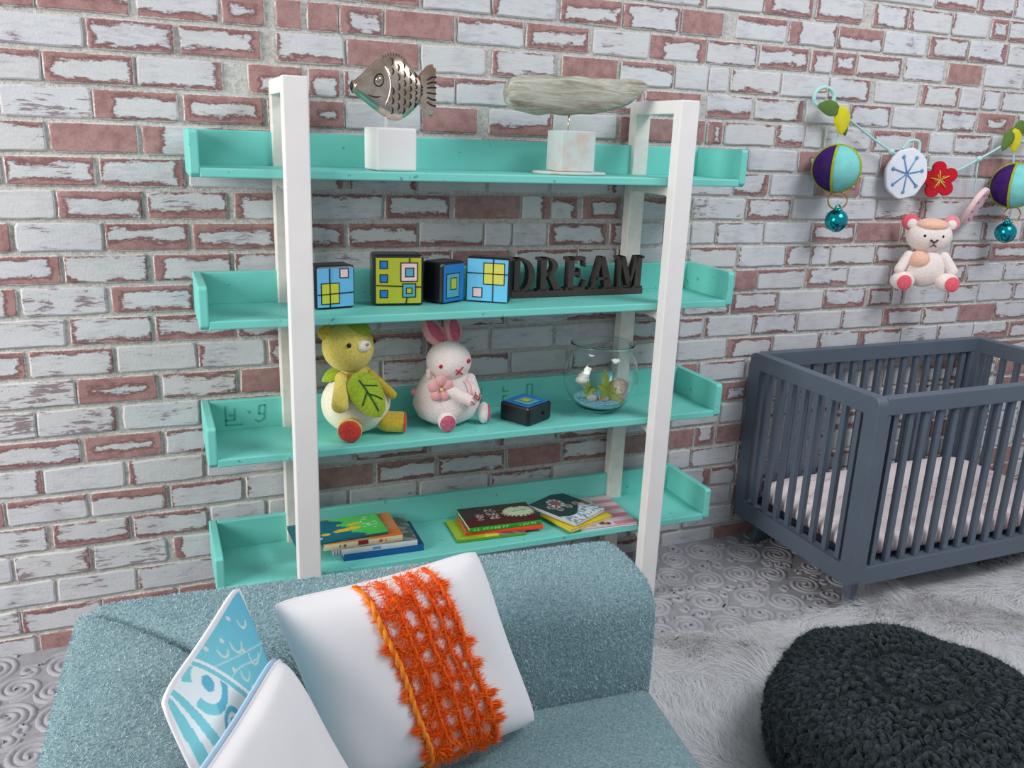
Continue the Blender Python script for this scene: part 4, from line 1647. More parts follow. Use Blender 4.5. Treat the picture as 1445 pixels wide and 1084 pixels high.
# yellow bear
yb = thing('stuffed_bear', 'yellow terry teddy bear with a green leaf on its chest and red soles', 'soft toy', (.49, -.22, z3))
hc = Vector((.462, -.235, 1.070))
bc = Vector((.492, -.205, z3 + .108))
MB().ell(bc, (.118, .098, .107), 28, 18).build('belly', M_CREAMP, yb, smooth=True)
m = MB()
m.lathe([(.001, .105), (.040, .100), (.062, .07), (.084, .035), (.098, .005), (.100, -.02), (.080, -.036)], (0, 0, 0), 28, Matrix.Translation((bc.x, bc.y, bc.z + .03)) @ Matrix.Diagonal((1, .9, 1, 1)))
m.build('upper_body', M_YELP, yb, smooth=True)
fd = (CAM - hc).normalized()           # roughly the way it faces
face = Vector((.464, -.87, .10)).normalized()
side = face.cross(Vector((0, 0, 1))).normalized()
upv = side.cross(face).normalized()
RH = Matrix((side, face, upv)).transposed()
hd = MB().ell(hc, (.086, .083, .084), 28, 18).build('head', M_YELP, yb, smooth=True)
hp = lambda a, b_, c_: hc + side * a + face * b_ + upv * c_
MB().ell(hp(.0, .080, .008), (.026, .017, .020), 16, 10, RH).build('muzzle', M_CREAMP, yb, smooth=True)
MB().ell(hp(.0, .098, .014), (.007, .004, .005), 10, 8, RH).build('nose', M_BROWNP, yb, smooth=True)
for ex_, ey_ in ((192, 147), (299, 129)):
    MB().ell(on_ball(*z6(ex_, ey_), hc, .083), .0078, 12, 8).build('eye', M_BLACKBEAD, yb, smooth=True)
MB().ell(Vector((.393, -.238, 1.120)), (.030, .016, .027), 16, 10).build('ear', M_YELP2, yb, smooth=True)
MB().ell(Vector((.510, -.20, 1.136)), (.028, .016, .021), 16, 10).build('ear', M_GREENP, yb, smooth=True, label='green tinted ear')
MB().ell(hc + Vector((.020, -.004, .046)), (.058, .056, .042), 24, 14).build('green_cap_patch', M_GREENP, yb, smooth=True)
m = MB()
limb(m, (.432, -.262, .972), (.415, -.318, .895), .020, .028)
m.build('arm', M_YELP, yb, smooth=True)
m = MB()
limb(m, (.535, -.235, .972), (.604, -.262, .900), .015, .016)
m.build('arm', M_YELP2, yb, smooth=True)
m = MB()
stub(m, (.468, -.24, z3 + .045), (.446, -.315, z3 + .042), .038, .041)
m.build('leg', M_YELP, yb, smooth=True)
m = MB()
dsl = (Vector((.446, -.315, z3 + .042)) - Vector((.468, -.24, z3 + .045))).normalized()
m.ell(Vector((.446, -.315, z3 + .042)), (.039, .039, .008), 20, 8, axis_rot(dsl))
m.build('sole', M_REDP, yb, smooth=True, label='red sole')
m = MB()
stub(m, (.565, -.235, z3 + .042), (.646, -.262, z3 + .040), .036, .037)
m.build('leg', M_YELP2, yb, smooth=True)
dsl = (Vector((.646, -.262, 0)) - Vector((.565, -.235, 0))).normalized()
m = MB()
m.ell(Vector((.648, -.2625, z3 + .040)), (.036, .036, .007), 20, 8, axis_rot(dsl))
m.build('sole', M_REDP, yb, smooth=True, label='red sole')


def leaf3(mb, base, tip, nrm, wd, bulge, th_=.006, nu_=14, nv_=10, sh=.75):
    base, tip, nrm = Vector(base), Vector(tip), Vector(nrm).normalized()
    ax = tip - base
    sd = ax.cross(nrm).normalized()

    def f(u, v, s):
        w_ = wd * math.sin(PI * min(1, u ** .8)) ** sh
        a = (v * 2 - 1)
        return base + ax * u + sd * (a * w_) + nrm * (bulge * math.sin(PI * u) * (1 - a * a * .7) + s * th_ * (1 - a ** 4) * math.sin(PI * u) ** .3)
    mb.grid(lambda u, v: f(u, v, 1), nu_, nv_)
    mb.grid(lambda u, v: f(u, 1 - v, -1), nu_, nv_)
    return f


m = MB()
lf = leaf3(m, (.470, -.283, .988), (.548, -.334, .848), (.12, -.95, .28), .056, .012, .007, sh=.5)
m.build('leaf', M_GREENP, yb, smooth=True, label='green leaf on its chest')
m = MB()
LN = Vector((.12, -.95, .28)).normalized() * .0015
m.tube([lf(.14 + .72 * t, .5, 1) + LN for t in np.linspace(0, 1, 8)], .0025, 6)
for u0, v0, u1, v1 in ((.26, .5, .42, .13), (.40, .5, .60, .86), (.46, .5, .70, .16)):
    m.tube([lf(u0 + (u1 - u0) * t, v0 + (v1 - v0) * t, 1) + LN for t in np.linspace(0, 1, 5)], .0024, 6)
m.build('leaf_veins', M_DGREEN, yb, smooth=True, label='dark green stitched veins')
m = MB()
leaf3(m, (.445, -.20, .985), (.378, -.20, .945), (-.3, -.6, .8), .026, .006, .006)
m.build('small_leaf', M_GREENP, yb, smooth=True)

# white rabbit
rb = thing('stuffed_rabbit', 'white terry rabbit with pink ears and flower, beside the yellow bear', 'soft toy', (.82, -.2, z3))
hc = Vector((.823, -.205, .990))
bc = Vector((.822, -.19, z3 + .092))
m = MB()
m.lathe([(.001, -.09), (.06, -.088), (.103, -.062), (.122, -.02), (.116, .025), (.095, .065), (.07, .10), (.05, .125), (.04, .14)], (0, 0, 0), 30, Matrix.Translation(bc) @ Matrix.Diagonal((1, .86, 1, 1)))
m.build('body', M_WHITEP, rb, smooth=True)
face = Vector((.36, -.88, -.30)).normalized()
side = face.cross(Vector((0, 0, 1))).normalized()
upv = side.cross(face).normalized()
RH = Matrix((side, face, upv)).transposed()
hp = lambda a, b_, c_: hc + side * a + face * b_ + upv * c_
MB().ell(hc, (.083, .076, .072), 28, 18, RH).build('head', M_WHITEP, rb, smooth=True)
MB().ell(on_ball(*z6(592, 238), hc, .079), (.009, .006, .008), 12, 8, RH).build('eye', M_RED, rb, smooth=True)
MB().ell(on_ball(*z6(711, 214), hc, .079), (.008, .006, .008), 12, 8, RH).build('eye', M_RED, rb, smooth=True)
m = MB()
for (a, b_, c_, d_) in ((656, 252, 684, 272), (688, 240, 658, 274)):
    m.tube([on_ball(*z6(a + (c_ - a) * t_, b_ + (d_ - b_) * t_), hc, .0795) for t_ in (0, .5, 1)], .0024, 6)
m.build('mouth_stitches', M_RED, rb, smooth=True, label='red cross stitched mouth')
for (bx, tx, dx) in ((.802, .738, -.01), (.848, .838, .0)):
    e = MB()
    leaf3(e, (bx, -.19, 1.045), (tx, -.165, 1.150), (.0, -1, .1), .036, .006, .011)
    eo = e.build('ear', M_PINKP, rb, smooth=True, label='pink ear')
    e = MB()
    leaf3(e, (bx + .002, -.204, 1.058), (tx + .006, -.181, 1.146), (.0, -1, .1), .019, .005, .004)
    e.build('inner_ear', M_DPINK, eo, smooth=True)
m = MB()
limb(m, (.800, -.272, .905), (.872, -.300, .868), .025, .020)
m.build('arm', M_WHITEP, rb, smooth=True)
m = MB()
limb(m, (.895, -.228, .925), (.905, -.268, .872), .022, .020)
m.build('arm', M_WHITEP, rb, smooth=True)
m = MB()
for p, q in (((.876, -.318, .884), (.892, -.316, .876)), ((.868, -.321, .872), (.880, -.322, .858)), ((.898, -.288, .894), (.884, -.290, .866)), ((.915, -.285, .888), (.905, -.292, .862)), ((.888, -.318, .892), (.897, -.300, .878))):
    p, q = Vector(p), Vector(q)
    m.tube([p, (p + q) / 2 + Vector((.003, -.002, 0)), q], .0021, 6)
m.build('claw_stitches', M_RED, rb, smooth=True, label='red stitched claws')
m = MB()
stub(m, (.800, -.235, z3 + .045), (.790, -.305, z3 + .034), .032, .032)
m.build('leg', M_WHITEP, rb, smooth=True)
m = MB()
m.ell(Vector((.790, -.307, z3 + .034)), (.028, .032, .007), 18, 8, axis_rot((-.1, -1, -.1)))
m.build('sole', M_DPINK, rb, smooth=True, label='pink sole')
m = MB()
m.ell(Vector((.945, -.245, z3 + .042)), (.022, .026, .040), 20, 12, Matrix.Rotation(math.radians(-12), 3, 'Z'))
m.build('leg', M_WHITEP, rb, smooth=True)
m = MB()
m.ell(Vector((.960, -.250, z3 + .040)), (.010, .020, .034), 16, 10, Matrix.Rotation(math.radians(-12), 3, 'Z'))
m.build('sole', M_DPINK, rb, smooth=True, label='pink sole')
MB().ell((.712, -.17, .875), (.018, .016, .015), 14, 10).build('tail', M_PINKP, rb, smooth=True)
m = MB()
fcn = at(*z6(590, 335), y=-.285)
for i in range(5):
    a = i * 2 * PI / 5 + .3
    m.ell(fcn + Vector((math.cos(a) * .028, 0, math.sin(a) * .028)), (.021, .011, .021), 14, 8)
fl = m.build('flower', M_PINKP, rb, smooth=True, label='pink terry flower')
MB().ell(fcn + Vector((0, -.010, 0)), .006, 10, 8).build('flower_centre', M_YELP, fl, smooth=True)
m = MB()
m.tube([(.868, -.262, .935), (.882, -.277, .915), (.884, -.285, .89), (.882, -.288, .875)], .0032, 6)
m.build('strap', M_PINKP, rb, smooth=True)
m = MB()
for i in range(5):
    a = i * 2 * PI / 5
    m.ell(Vector((.757, -.225, .955)) + Vector((math.cos(a) * .013, 0, math.sin(a) * .013)), (.013, .012, .013), 10, 8)
fo = m.build('white_flower', M_WHITEP, rb, smooth=True)
MB().ell((.752, -.240, .955), .0045, 8, 6).build('flower_centre', M_YELP, fo, smooth=True)

# ------------------------------------------------------------------ glass bowl terrarium
BC = Vector((1.428, -.220, z3 + .001))
bowl = thing('glass_bowl', 'round clear glass bowl terrarium with turquoise gravel and shells on the third shelf', 'bowl', BC)
Rb = .143
prof = []
for i in range(20):
    a = -PI / 2 * .80 + (PI / 2 * .80 + .74) * i / 19
    prof.append((Rb * math.cos(a), Rb * .97 + Rb * 1.03 * math.sin(a)))
zb0 = prof[0][1]
prof = [(r, z_ - zb0 + .002) for r, z_ in prof]
top = prof[-1]
lipz = top[1]
outer = [(.001, .002)] + prof + [(top[0] + .004, lipz + .010), (top[0] + .011, lipz + .016), (top[0] + .0145, lipz + .019), (top[0] + .0155, lipz + .022), (top[0] + .0145, lipz + .025), (top[0] + .011, lipz + .0262)]
tt_ = .0035
inner = [(top[0] + .0085, lipz + .025), (top[0] + .0065, lipz + .020), (top[0] - .001, lipz + .008)] + [(max(r - tt_, .001), z_ + (tt_ if i < 4 else 0)) for i, (r, z_) in enumerate(prof)][::-1] + [(.001, .006)]
m = MB()
m.lathe(outer + inner, (0, 0, 0), 56, Matrix.Translation(BC))
m.build('glass', M_GLASS, bowl, smooth=True)
# gravel: a bed of fine grains
M_GRAVEL = mat('turquoise_gravel', (74, 178, 206), .5, .3, 160, .3, 300, .004, c2=(206, 242, 246))
gp = [(r - .006, z_ + .004) for r, z_ in prof if z_ < .054]
m = MB()
m.lathe([(.001, .0075)] + [(r - .003, max(z_, .0065)) for r, z_ in gp] + [(gp[-1][0] * .6, gp[-1][1] + .006), (.001, gp[-1][1] + .008)], (0, 0, 0), 40, Matrix.Translation(BC))
gz = gp[-1][1] + .006
for _ in range(2600):
    rr = (gp[-1][0] - .004) * math.sqrt(rng.random())
    a = rng.random() * 2 * PI
    m.ell(BC + Vector((rr * math.cos(a), rr * math.sin(a), gz + .003 - (.004 if rr > gp[-1][0] * .85 else 0))), .0032, 5, 4)
o = m.build('gravel', M_GRAVEL, None, smooth=True)
tag(o, 'bed of fine turquoise gravel in the bottom of the glass bowl', 'gravel', kind='stuff')
M_SHELL = mat('speckled_shell', (236, 222, 206), .5, .1, 70, .5, 60, .006, c2=(176, 140, 118))
M_PEBBLE = mat('pale_pebble', (206, 200, 200), .6, .15, 40, .3, 80, .004, c2=(150, 146, 150))
M_WHT = mat('white_shell', (250, 244, 234), .4, .03, 20, .2, 60, .002)
gz0 = BC.z + gz


def spiral_shell(c, R_, hgt, turns, tilt, m_, label, group=None):
    mb = MB()
    pts, rs = [], []
    n_ = int(18 * turns)
    for i in range(n_ + 1):
        t = i / n_
        a = turns * 2 * PI * t
        r_ = R_ * (1 - t) ** 1.0
        pts.append(Vector((r_ * .62 * math.cos(a), r_ * .62 * math.sin(a), hgt * t)))
        rs.append(max(.0012, R_ * .52 * (1 - t) ** .95 + .0008))
    pts = [tilt @ p + Vector(c) for p in pts]
    mb.tube(pts, rs, 10)
    o = mb.build('seashell', m_, None, smooth=True)
    tag(o, label, 'shell', group)
    return o


spiral_shell((BC.x + .062, BC.y - .030, gz0 + .028), .046, .040, 2.6, Matrix.Rotation(math.radians(70), 3, 'X') @ Matrix.Rotation(.3, 3, 'Z'), M_SHELL, 'speckled snail shell on the right side inside the glass bowl')
spiral_shell((BC.x - .058, BC.y + .040, gz0 + .050), .026, .075, 5, Matrix.Rotation(math.radians(18), 3, 'Y'), M_WHT, 'tall white cone shell standing at the back left inside the glass bowl')
for i, (dx, dy, r_, lab) in enumerate(((-.055, -.045, .020, 'grey pebble at the left edge of the gravel in the glass bowl'), (-.012, -.055, .021, 'pale pebble at the front of the gravel in the glass bowl'), (.018, -.02, .017, 'small pebble beside the speckled shell in the glass bowl'))):
    mb = MB()
    mb.ell((BC.x + dx, BC.y + dy, gz0 + r_ * .62), (r_ * 1.15, r_, r_ * .72), 14, 9, Matrix.Rotation(i * 1.1, 3, 'Z'))
    o = mb.build('pebble', M_PEBBLE, None, smooth=True)
    tag(o, lab, 'pebble')
g = N('succulent_leaf')
v = g.obj()
M_LEAF = g.out(color=g.mix(g.noise(26, 2, .5, v), rgba((84, 130, 34)), rgba((166, 170, 66))), rough=.45)


def plant(base, leaves, label):
    t = thing('small_plant', label, 'plant', base)
    mb = MB()
    st = Vector(base) + Vector((0, 0, .036))
    mb.tube([base, st], .0035, 8)
    mb.build('stem', M_LEAF, t, smooth=True)
    for (dx, dy, dz, w_) in leaves:
        e = MB()
        tip = st + Vector((dx, dy, dz)) * 1.45
        w_ *= 1.3
        ax = (tip - st).normalized()
        nr_ = (CAM - st).normalized() + Vector((0, 0, .6))
        nr_ = (nr_ - ax * nr_.dot(ax)).normalized()
        leaf3(e, st, tip, nr_, w_, .004, .0025, 8, 6)
        e.build('leaf', M_LEAF, t, smooth=True)
    return t


plant(Vector((BC.x + .005, BC.y - .045, gz0 - .002)), [(-.012, -.005, .062, .010), (-.028, 0, .020, .011), (.052, -.005, .014, .007), (.038, .012, .022, .008), (.036, -.032, -.030, .013), (-.034, -.03, -.012, .009), (.018, .0, .030, .008), (-.006, .02, .04, .008)], 'green star shaped succulent in the middle of the glass bowl')
plant(Vector((BC.x - .062, BC.y - .025, gz0 - .002)), [(-.004, 0, .030, .008), (-.022, -.004, .006, .010), (.024, -.004, .008, .008), (.006, -.012, -.012, .008), (-.010, -.012, -.014, .009), (.014, .008, .014, .007)], 'small leafy succulent at the left side of the glass bowl')

# ------------------------------------------------------------------ books
M_PAGES = mat('book_pages', (232, 228, 220), .8, .1, 60, .3, 300, .002)


def book(P0, P1, P2, th_, label, cfn, spine, size=None, group='picture books on the bottom shelf', nu_=56, spine_fn=None, pages_front=False):
    """P0 near-left, P1 near-right, P2 far corner beside P0 (all at the cover height)"""
    P0, P1, P2 = Vector(P0), Vector(P1), Vector(P2)
    ex = P1 - P0
    ex.z = 0
    w_ = size[0] if size else ex.length
    ex.normalize()
    ey = Vector((-ex.y, ex.x, 0))
    d = size[1] if size else abs((P2 - P0).dot(ey))
    zt = P0.z
    M = Matrix(((ex.x, ey.x, 0, P0.x), (ex.y, ey.y, 0, P0.y), (0, 0, 1, zt - th_), (0, 0, 0, 1)))
    t = thing('picture_book', label, 'book', M @ Vector((w_ / 2, d / 2, 0)), group)
    c = .0022
    if th_ < .012:
        c = .0015
    m = MB()
    m.box((.004, .004 if pages_front else .002, c), (w_ - .003, d - .003, th_ - c), M)
    m.build('pages', M_PAGES, t)
    m = MB()
    m.grid(lambda u, v: M @ Vector((u * w_, v * d, th_ + .0002 + .001 * math.sin(u * 3) * 0)), nu_, int(nu_ * d / w_) + 2, None, lambda u, v: lin(cfn(u, v)))
    m.box((0, 0, th_ - c), (w_, d, th_ - .0001), M, lin(spine))
    m.build('front_cover', M_PAINT, t)
    m = MB()
    m.box((0, 0, 0), (w_, d, c), M, lin(spine))
    m.build('back_cover', M_PAINT, t)
    if not pages_front:
        m = MB()
        sf = spine_fn or (lambda u, v: spine)
        m.grid(lambda u, v: M @ Vector((u * w_, -.0012 - .0015 * math.sin(v * PI), v * th_)), 60, 6, None, lambda u, v: lin(sf(u, v)))
        m.build('spine', M_PAINT, t)
    return t


def blob(u, v, a, b_, ra, rb, an=0):
    du, dv = u - a, v - b_
    c_, s_ = math.cos(an), math.sin(an)
    x_, y_ = du * c_ + dv * s_, -du * s_ + dv * c_
    return (x_ / ra) ** 2 + (y_ / rb) ** 2 < 1


def wob(u, v, f=1.):
    return math.sin(u * 13 * f + 3 * math.sin(v * 9 * f)) * math.cos(v * 11 * f + 2 * math.sin(u * 7 * f))


def dashes(u, v, v0, v1, u0, u1, f=60):
    return v0 < v < v1 and u0 < u < u1 and math.sin(u * f) > -.2 and math.sin(u * f * 2.3 + v * 80) > -.7


f4 = FZ[3]
zz = f4 + .026
A, B_ = at(485, 783, z=zz), at(598, 767.5, z=zz)
book(A, B_, A + Vector((0, .19, 0)), .0255, 'deep blue hardback at the bottom of the left pile of books', lambda u, v: (20, 78, 120) if wob(u, v) < .3 else (30, 100, 140), (16, 92, 156), size=((B_ - A).length, .20))
zz += .021
A, B_ = at(470, 777, z=zz), at(589, 761.5, z=zz)
book(A, B_, A, .0205, 'grey paperback second from the bottom in the left pile of books', lambda u, v: (150, 150, 140) if wob(u, v) > 0 else (92, 104, 96), (206, 212, 214), size=((B_ - A).length, .20),
     spine_fn=lambda u, v: (90, 150, 206) if (.45 < u < .56 and .3 < v < .8) else ((70, 90, 110) if u < .12 and math.sin(u * 160) > 0 else (212, 216, 220)))
zz += .022
A, B_ = at(457, 770, z=zz), at(568, 754.5, z=zz)
book(A, B_, A, .0215, 'cream spined book with orange cover, second from the top in the left pile', lambda u, v: (224, 116, 44) if v < .25 and u > .6 else ((190, 150, 110) if wob(u, v) > .2 else (212, 132, 70)), (226, 214, 170), size=((B_ - A).length, .20),
     spine_fn=lambda u, v: (140, 30, 40) if .42 < u < .56 and v > .3 else ((206, 90, 60) if .68 < u < .80 and .2 < v < .7 and math.sin(u * 300) > 0 else ((110, 70, 90) if .18 < u < .3 and .2 < v < .7 and math.sin(u * 260) > 0 else (226, 214, 170))))
zz += .010


def cov_green(u, v):
    if blob(u, v, .60, .40, .17, .07, .25) or blob(u, v, .70, .62, .09, .05, .3) or blob(u, v, .35, .30, .05, .05) or blob(u, v, .52, .66, .02, .03):
        return (226, 190, 30)
    if u + v * .25 > .74 + .05 * math.sin(v * 18):
        if .78 < u < .95 and .3 < v < .9 and wob(u, v, 2.4) > .55:
            return (190, 236, 190)
        return (84, 200, 92)
    if blob(u, v, .25, .14, .05, .04):
        return (200, 220, 220)
    return (14, 104, 124)


A, B_ = at(418, 771, z=zz), at(548, 750, z=zz)
book(A, B_, A, .0095, 'teal and bright green thin book with a yellow creature, on top of the left pile', cov_green, (20, 96, 100), size=((B_ - A).length, .165))

# middle pile
zz = f4 + .012


def cov_lime(u, v):
    if blob(u, v, .5, .05, .10, .12) or blob(u, v, .30, .9, .05, .06):
        return (214, 220, 90)
    if blob(u, v, .40, .62, .13, .26, .4) or blob(u, v, .36, .25, .04, .05):
        return (130, 56, 30)
    if u > .62:
        return (96, 90, 110) if wob(u, v, 1.5) > 0 else (150, 150, 140)
    return (168, 196, 46) if wob(u, v) < .6 else (140, 176, 50)


A, B_, C_ = at(646, 763, z=zz), at(742, 751, z=zz), at(621.8, 735.5, z=zz)
book(A, B_, C_, .0115, 'lime green picture book at the bottom of the middle pile', cov_lime, (90, 150, 40))
zz += .016
A, B_ = at(657.5, 750.5, z=zz), at(766.5, 741, z=zz)
book(A, B_, A, .0155, 'bright orange book in the middle of the middle pile', lambda u, v: (244, 180, 50) if blob(u, v, .84, .12, .05, .06) else (240, 84, 34), (240, 78, 30), size=((B_ - A).length, .165))
zz += .019


def cov_hedge(u, v):
    a, b_ = u - .80, v - .58
    d = math.hypot(a * 1.0, b_ * .9)
    an = math.atan2(b_, a)
    r_ = .21 + .05 * (math.sin(an * 26) > 0) * (1 if an < .4 else .3)
    if d < r_:
        if blob(u, v, .80, .80, .05, .04) or abs(b_ - .02 - .12 * a) < .014 and a > -.1:
            return (120, 140, 110)
        return (206, 214, 178) if wob(u, v, 2) < .5 else (178, 192, 156)
    if (.18 < u < .30 and .30 < v < .62 or .34 < u < .50 and .30 < v < .82) and wob(u, v, 4.2) > .15:
        return (196, 176, 168)
    return (84, 30, 30) if v < .45 else (70, 46, 44)


A, B_, C_ = at(662.5, 745.5, z=zz), at(763.5, 733.5, z=zz), at(641, 719.5, z=zz)
book(A, B_, C_, .0185, 'dark red book with a spiky pale creature and green spine, topping the middle pile', cov_hedge, (40, 150, 36), nu_=80,
     spine_fn=lambda u, v: (150, 214, 130) if dashes(u, v, .25, .75, .06, .56, 110) or dashes(u, v, .25, .75, .66, .92, 110) else (40, 152, 36))

# right pile
zz = f4 + .011


def cov_pink(u, v):
    if blob(u, v, .42, .12, .06, .07) or blob(u, v, .52, .08, .04, .04):
        return (110, 70, 40)
    if u > .62 and math.sin(v * 26) > .1:
        return (214, 130, 146)
    if u > .6:
        return (214, 200, 206)
    return (206, 206, 210) if wob(u, v) < .5 else (190, 160, 160)


A, B_, C_ = at(820, 747, z=zz), at(899.5, 737, z=zz), at(847, 694.5, z=zz)
ex = (B_ - A).normalized()
book(A, B_, A, .0105, 'white and pink striped thin book at the bottom of the right pile', cov_pink, (226, 220, 222), size=((B_ - A).length, .275), pages_front=True)
zz += .013
A, B_ = at(763, 724.5, z=zz), at(807, 747.5, z=zz)
book(A, B_, A, .0125, 'yellow book in the middle of the right pile', lambda u, v: (40, 40, 24) if blob(u, v, .2, .88, .14, .08) else (232, 204, 40), (226, 196, 40), size=((B_ - A).length, .22))
zz += .018


def cov_bird(u, v):
    # u along the left edge towards the viewer, v to the right
    for (a, b_) in ((.28, .46), (.48, .30), (.50, .55), (.52, .78), (.34, .22)):
        d = math.hypot(u - a, v - b_)
        R_ = .17 if (a, b_) == (.28, .46) else .075
        if R_ * .62 < d < R_ and math.sin(math.atan2(v - b_, u - a) * 9) > -.5:
            return (206, 198, 196)
        if d < R_ * .6:
            return (150, 84, 84)
    if blob(u, v, .62, .98, .09, .10):
        return (140, 84, 40)
    if u > .66 + .12 * math.sin(v * 5):
        return (222, 228, 234) if wob(u, v, 2) > -.1 else (130, 152, 170)
    return (34, 62, 64)


A, B_, C_ = at(746, 712.5, z=zz), at(813, 738.5, z=zz), at(788.5, 694, z=zz)
book(A, B_, C_, .0135, 'dark green book with ringed flowers, on top of the right pile', cov_bird, (200, 204, 206), nu_=70)

# ------------------------------------------------------------------ garland
M_CORD = mat('pale_aqua_cord', (178, 222, 220), .8, .05, 30, .3, 200)
M_GOLD = mat('gold_wire', (212, 160, 90), .3, .05, 10, 0, metal=1)
M_BELL = mat('turquoise_metal', (40, 176, 190), .16, .05, 10, 0, metal=1)
M_FELTG = mat('dark_green_felt', (92, 122, 56), .95, .1, 40, .5, 200)
M_FELTY = mat('yellow_felt', (216, 206, 44), .95, .1, 40, .5, 200)
GY = -.06


def G(px, py, y=GY):
    return at(px, py, y=y)


def curve(pts, n=8):
    out = []
    P = [Vector(p) for p in pts]
    for i in range(len(P) - 1):
        a, b_, c_, d_ = P[max(i - 1, 0)], P[i], P[i + 1], P[min(i + 2, len(P) - 1)]
        for j in range(n):
            t = j / n
            out.append(.5 * ((2 * b_) + (-a + c_) * t + (2 * a - 5 * b_ + 4 * c_ - d_) * t * t + (-a + 3 * b_ - 3 * c_ + d_) * t ** 3))
    out.append(P[-1])
    return out


garland = thing('garland_cord', 'pale aqua looped cord strung along the brick wall above the crib', 'garland', G(1300, 230))
hk = G(1162, 137)
m = MB()
m.tube([hk + Vector((math.cos(a) * .052, -.004, math.sin(a) * .040 - .002)) for a in np.linspace(0, 2 * PI, 22)[:-1]], .0085, 8, True)
m.build('hanging_loop', M_CORD, garland, smooth=True)
MB().tube([hk + Vector((0, .065, .02)), hk + Vector((0, -.012, .02)), hk + Vector((0, -.014, .034))], .003, 6).build('nail', M_GOLD, garland, smooth=True)
m = MB()
m.tube(curve([hk + Vector((.03, -.004, -.03)), G(1180, 155), G(1200, 170), G(1230, 194), G(1258, 214), G(1282, 226), G(1312, 238), G(1345, 242), G(1382, 224), G(1415, 205), G(1432, 192), G(1438, 180)]), .0052, 7)
m.tube(curve([G(1182, 160), G(1182, 185), G(1180, 212)]), .0045, 6)
m.tube(curve([G(1381, 225), G(1378, 245), G(1375, 272)]), .0035, 6)
m.tube(curve([G(1428, 192), G(1430, 215), G(1430, 240)]), .0045, 6)
m.build('cord', M_CORD, garland, smooth=True)
for px, py in ((1258, 214), (1382, 224)):
    MB().ell(G(px, py, GY - .004), (.016, .012, .013), 10, 8).build('knot', M_CORD, garland, smooth=True)
m = MB()
hk2 = G(1446, 185)
m.tube([hk2 + Vector((math.cos(a) * .062, -.004, math.sin(a) * .048)) for a in np.linspace(0, 2 * PI, 22)[:-1]], .008, 8, True)
m.build('hanging_loop', M_CORD, garland, smooth=True)


def felt_leaf(mb, c, d, L_, w_):
    c, d = Vector(c), Vector(d).normalized()
    leaf3(mb, c, c + d * L_, (-.4, -.9, .1), w_, .004, .004, 10, 6)


def leafset(px, py, lab):
    t = thing('felt_leaves', lab, 'leaves', G(px, py), 'felt leaf clusters on the garland')
    c = G(px, py, GY - .012)
    for (mm, dx, dz, L_, w_) in ((M_FELTG, -1, .12, .125, .032), (M_FELTG, .45, -1, .11, .024), (M_FELTY, .15, -1, .12, .034)):
        e = MB()
        felt_leaf(e, c + Vector((.0, -.006 if mm is M_FELTY else 0, .02 if mm is M_FELTY else 0)), (dx, 0, dz), L_, w_)
        e.build('leaf', mm, t, smooth=True, label=('yellow' if mm is M_FELTY else 'green') + ' felt leaf')
    return t


leafset(1186, 156, 'green and yellow felt leaves above the left striped ball of the garland')
t = thing('felt_leaves', 'green and yellow felt leaves above the right striped ball, at the right edge', 'leaves', G(1430, 190), 'felt leaf clusters on the garland')
c = G(1430, 184, GY - .012)
for (mm, dx, dz, L_, w_) in ((M_FELTG, .9, .15, .12, .030), (M_FELTG, -.45, -1, .115, .026), (M_FELTY, .25, -1, .115, .032)):
    e = MB()
    felt_leaf(e, c + Vector((.0, -.006 if mm is M_FELTY else 0, .01)), (dx, 0, dz), L_, w_)
    e.build('leaf', mm, t, smooth=True, label=('yellow' if mm is M_FELTY else 'green') + ' felt leaf')


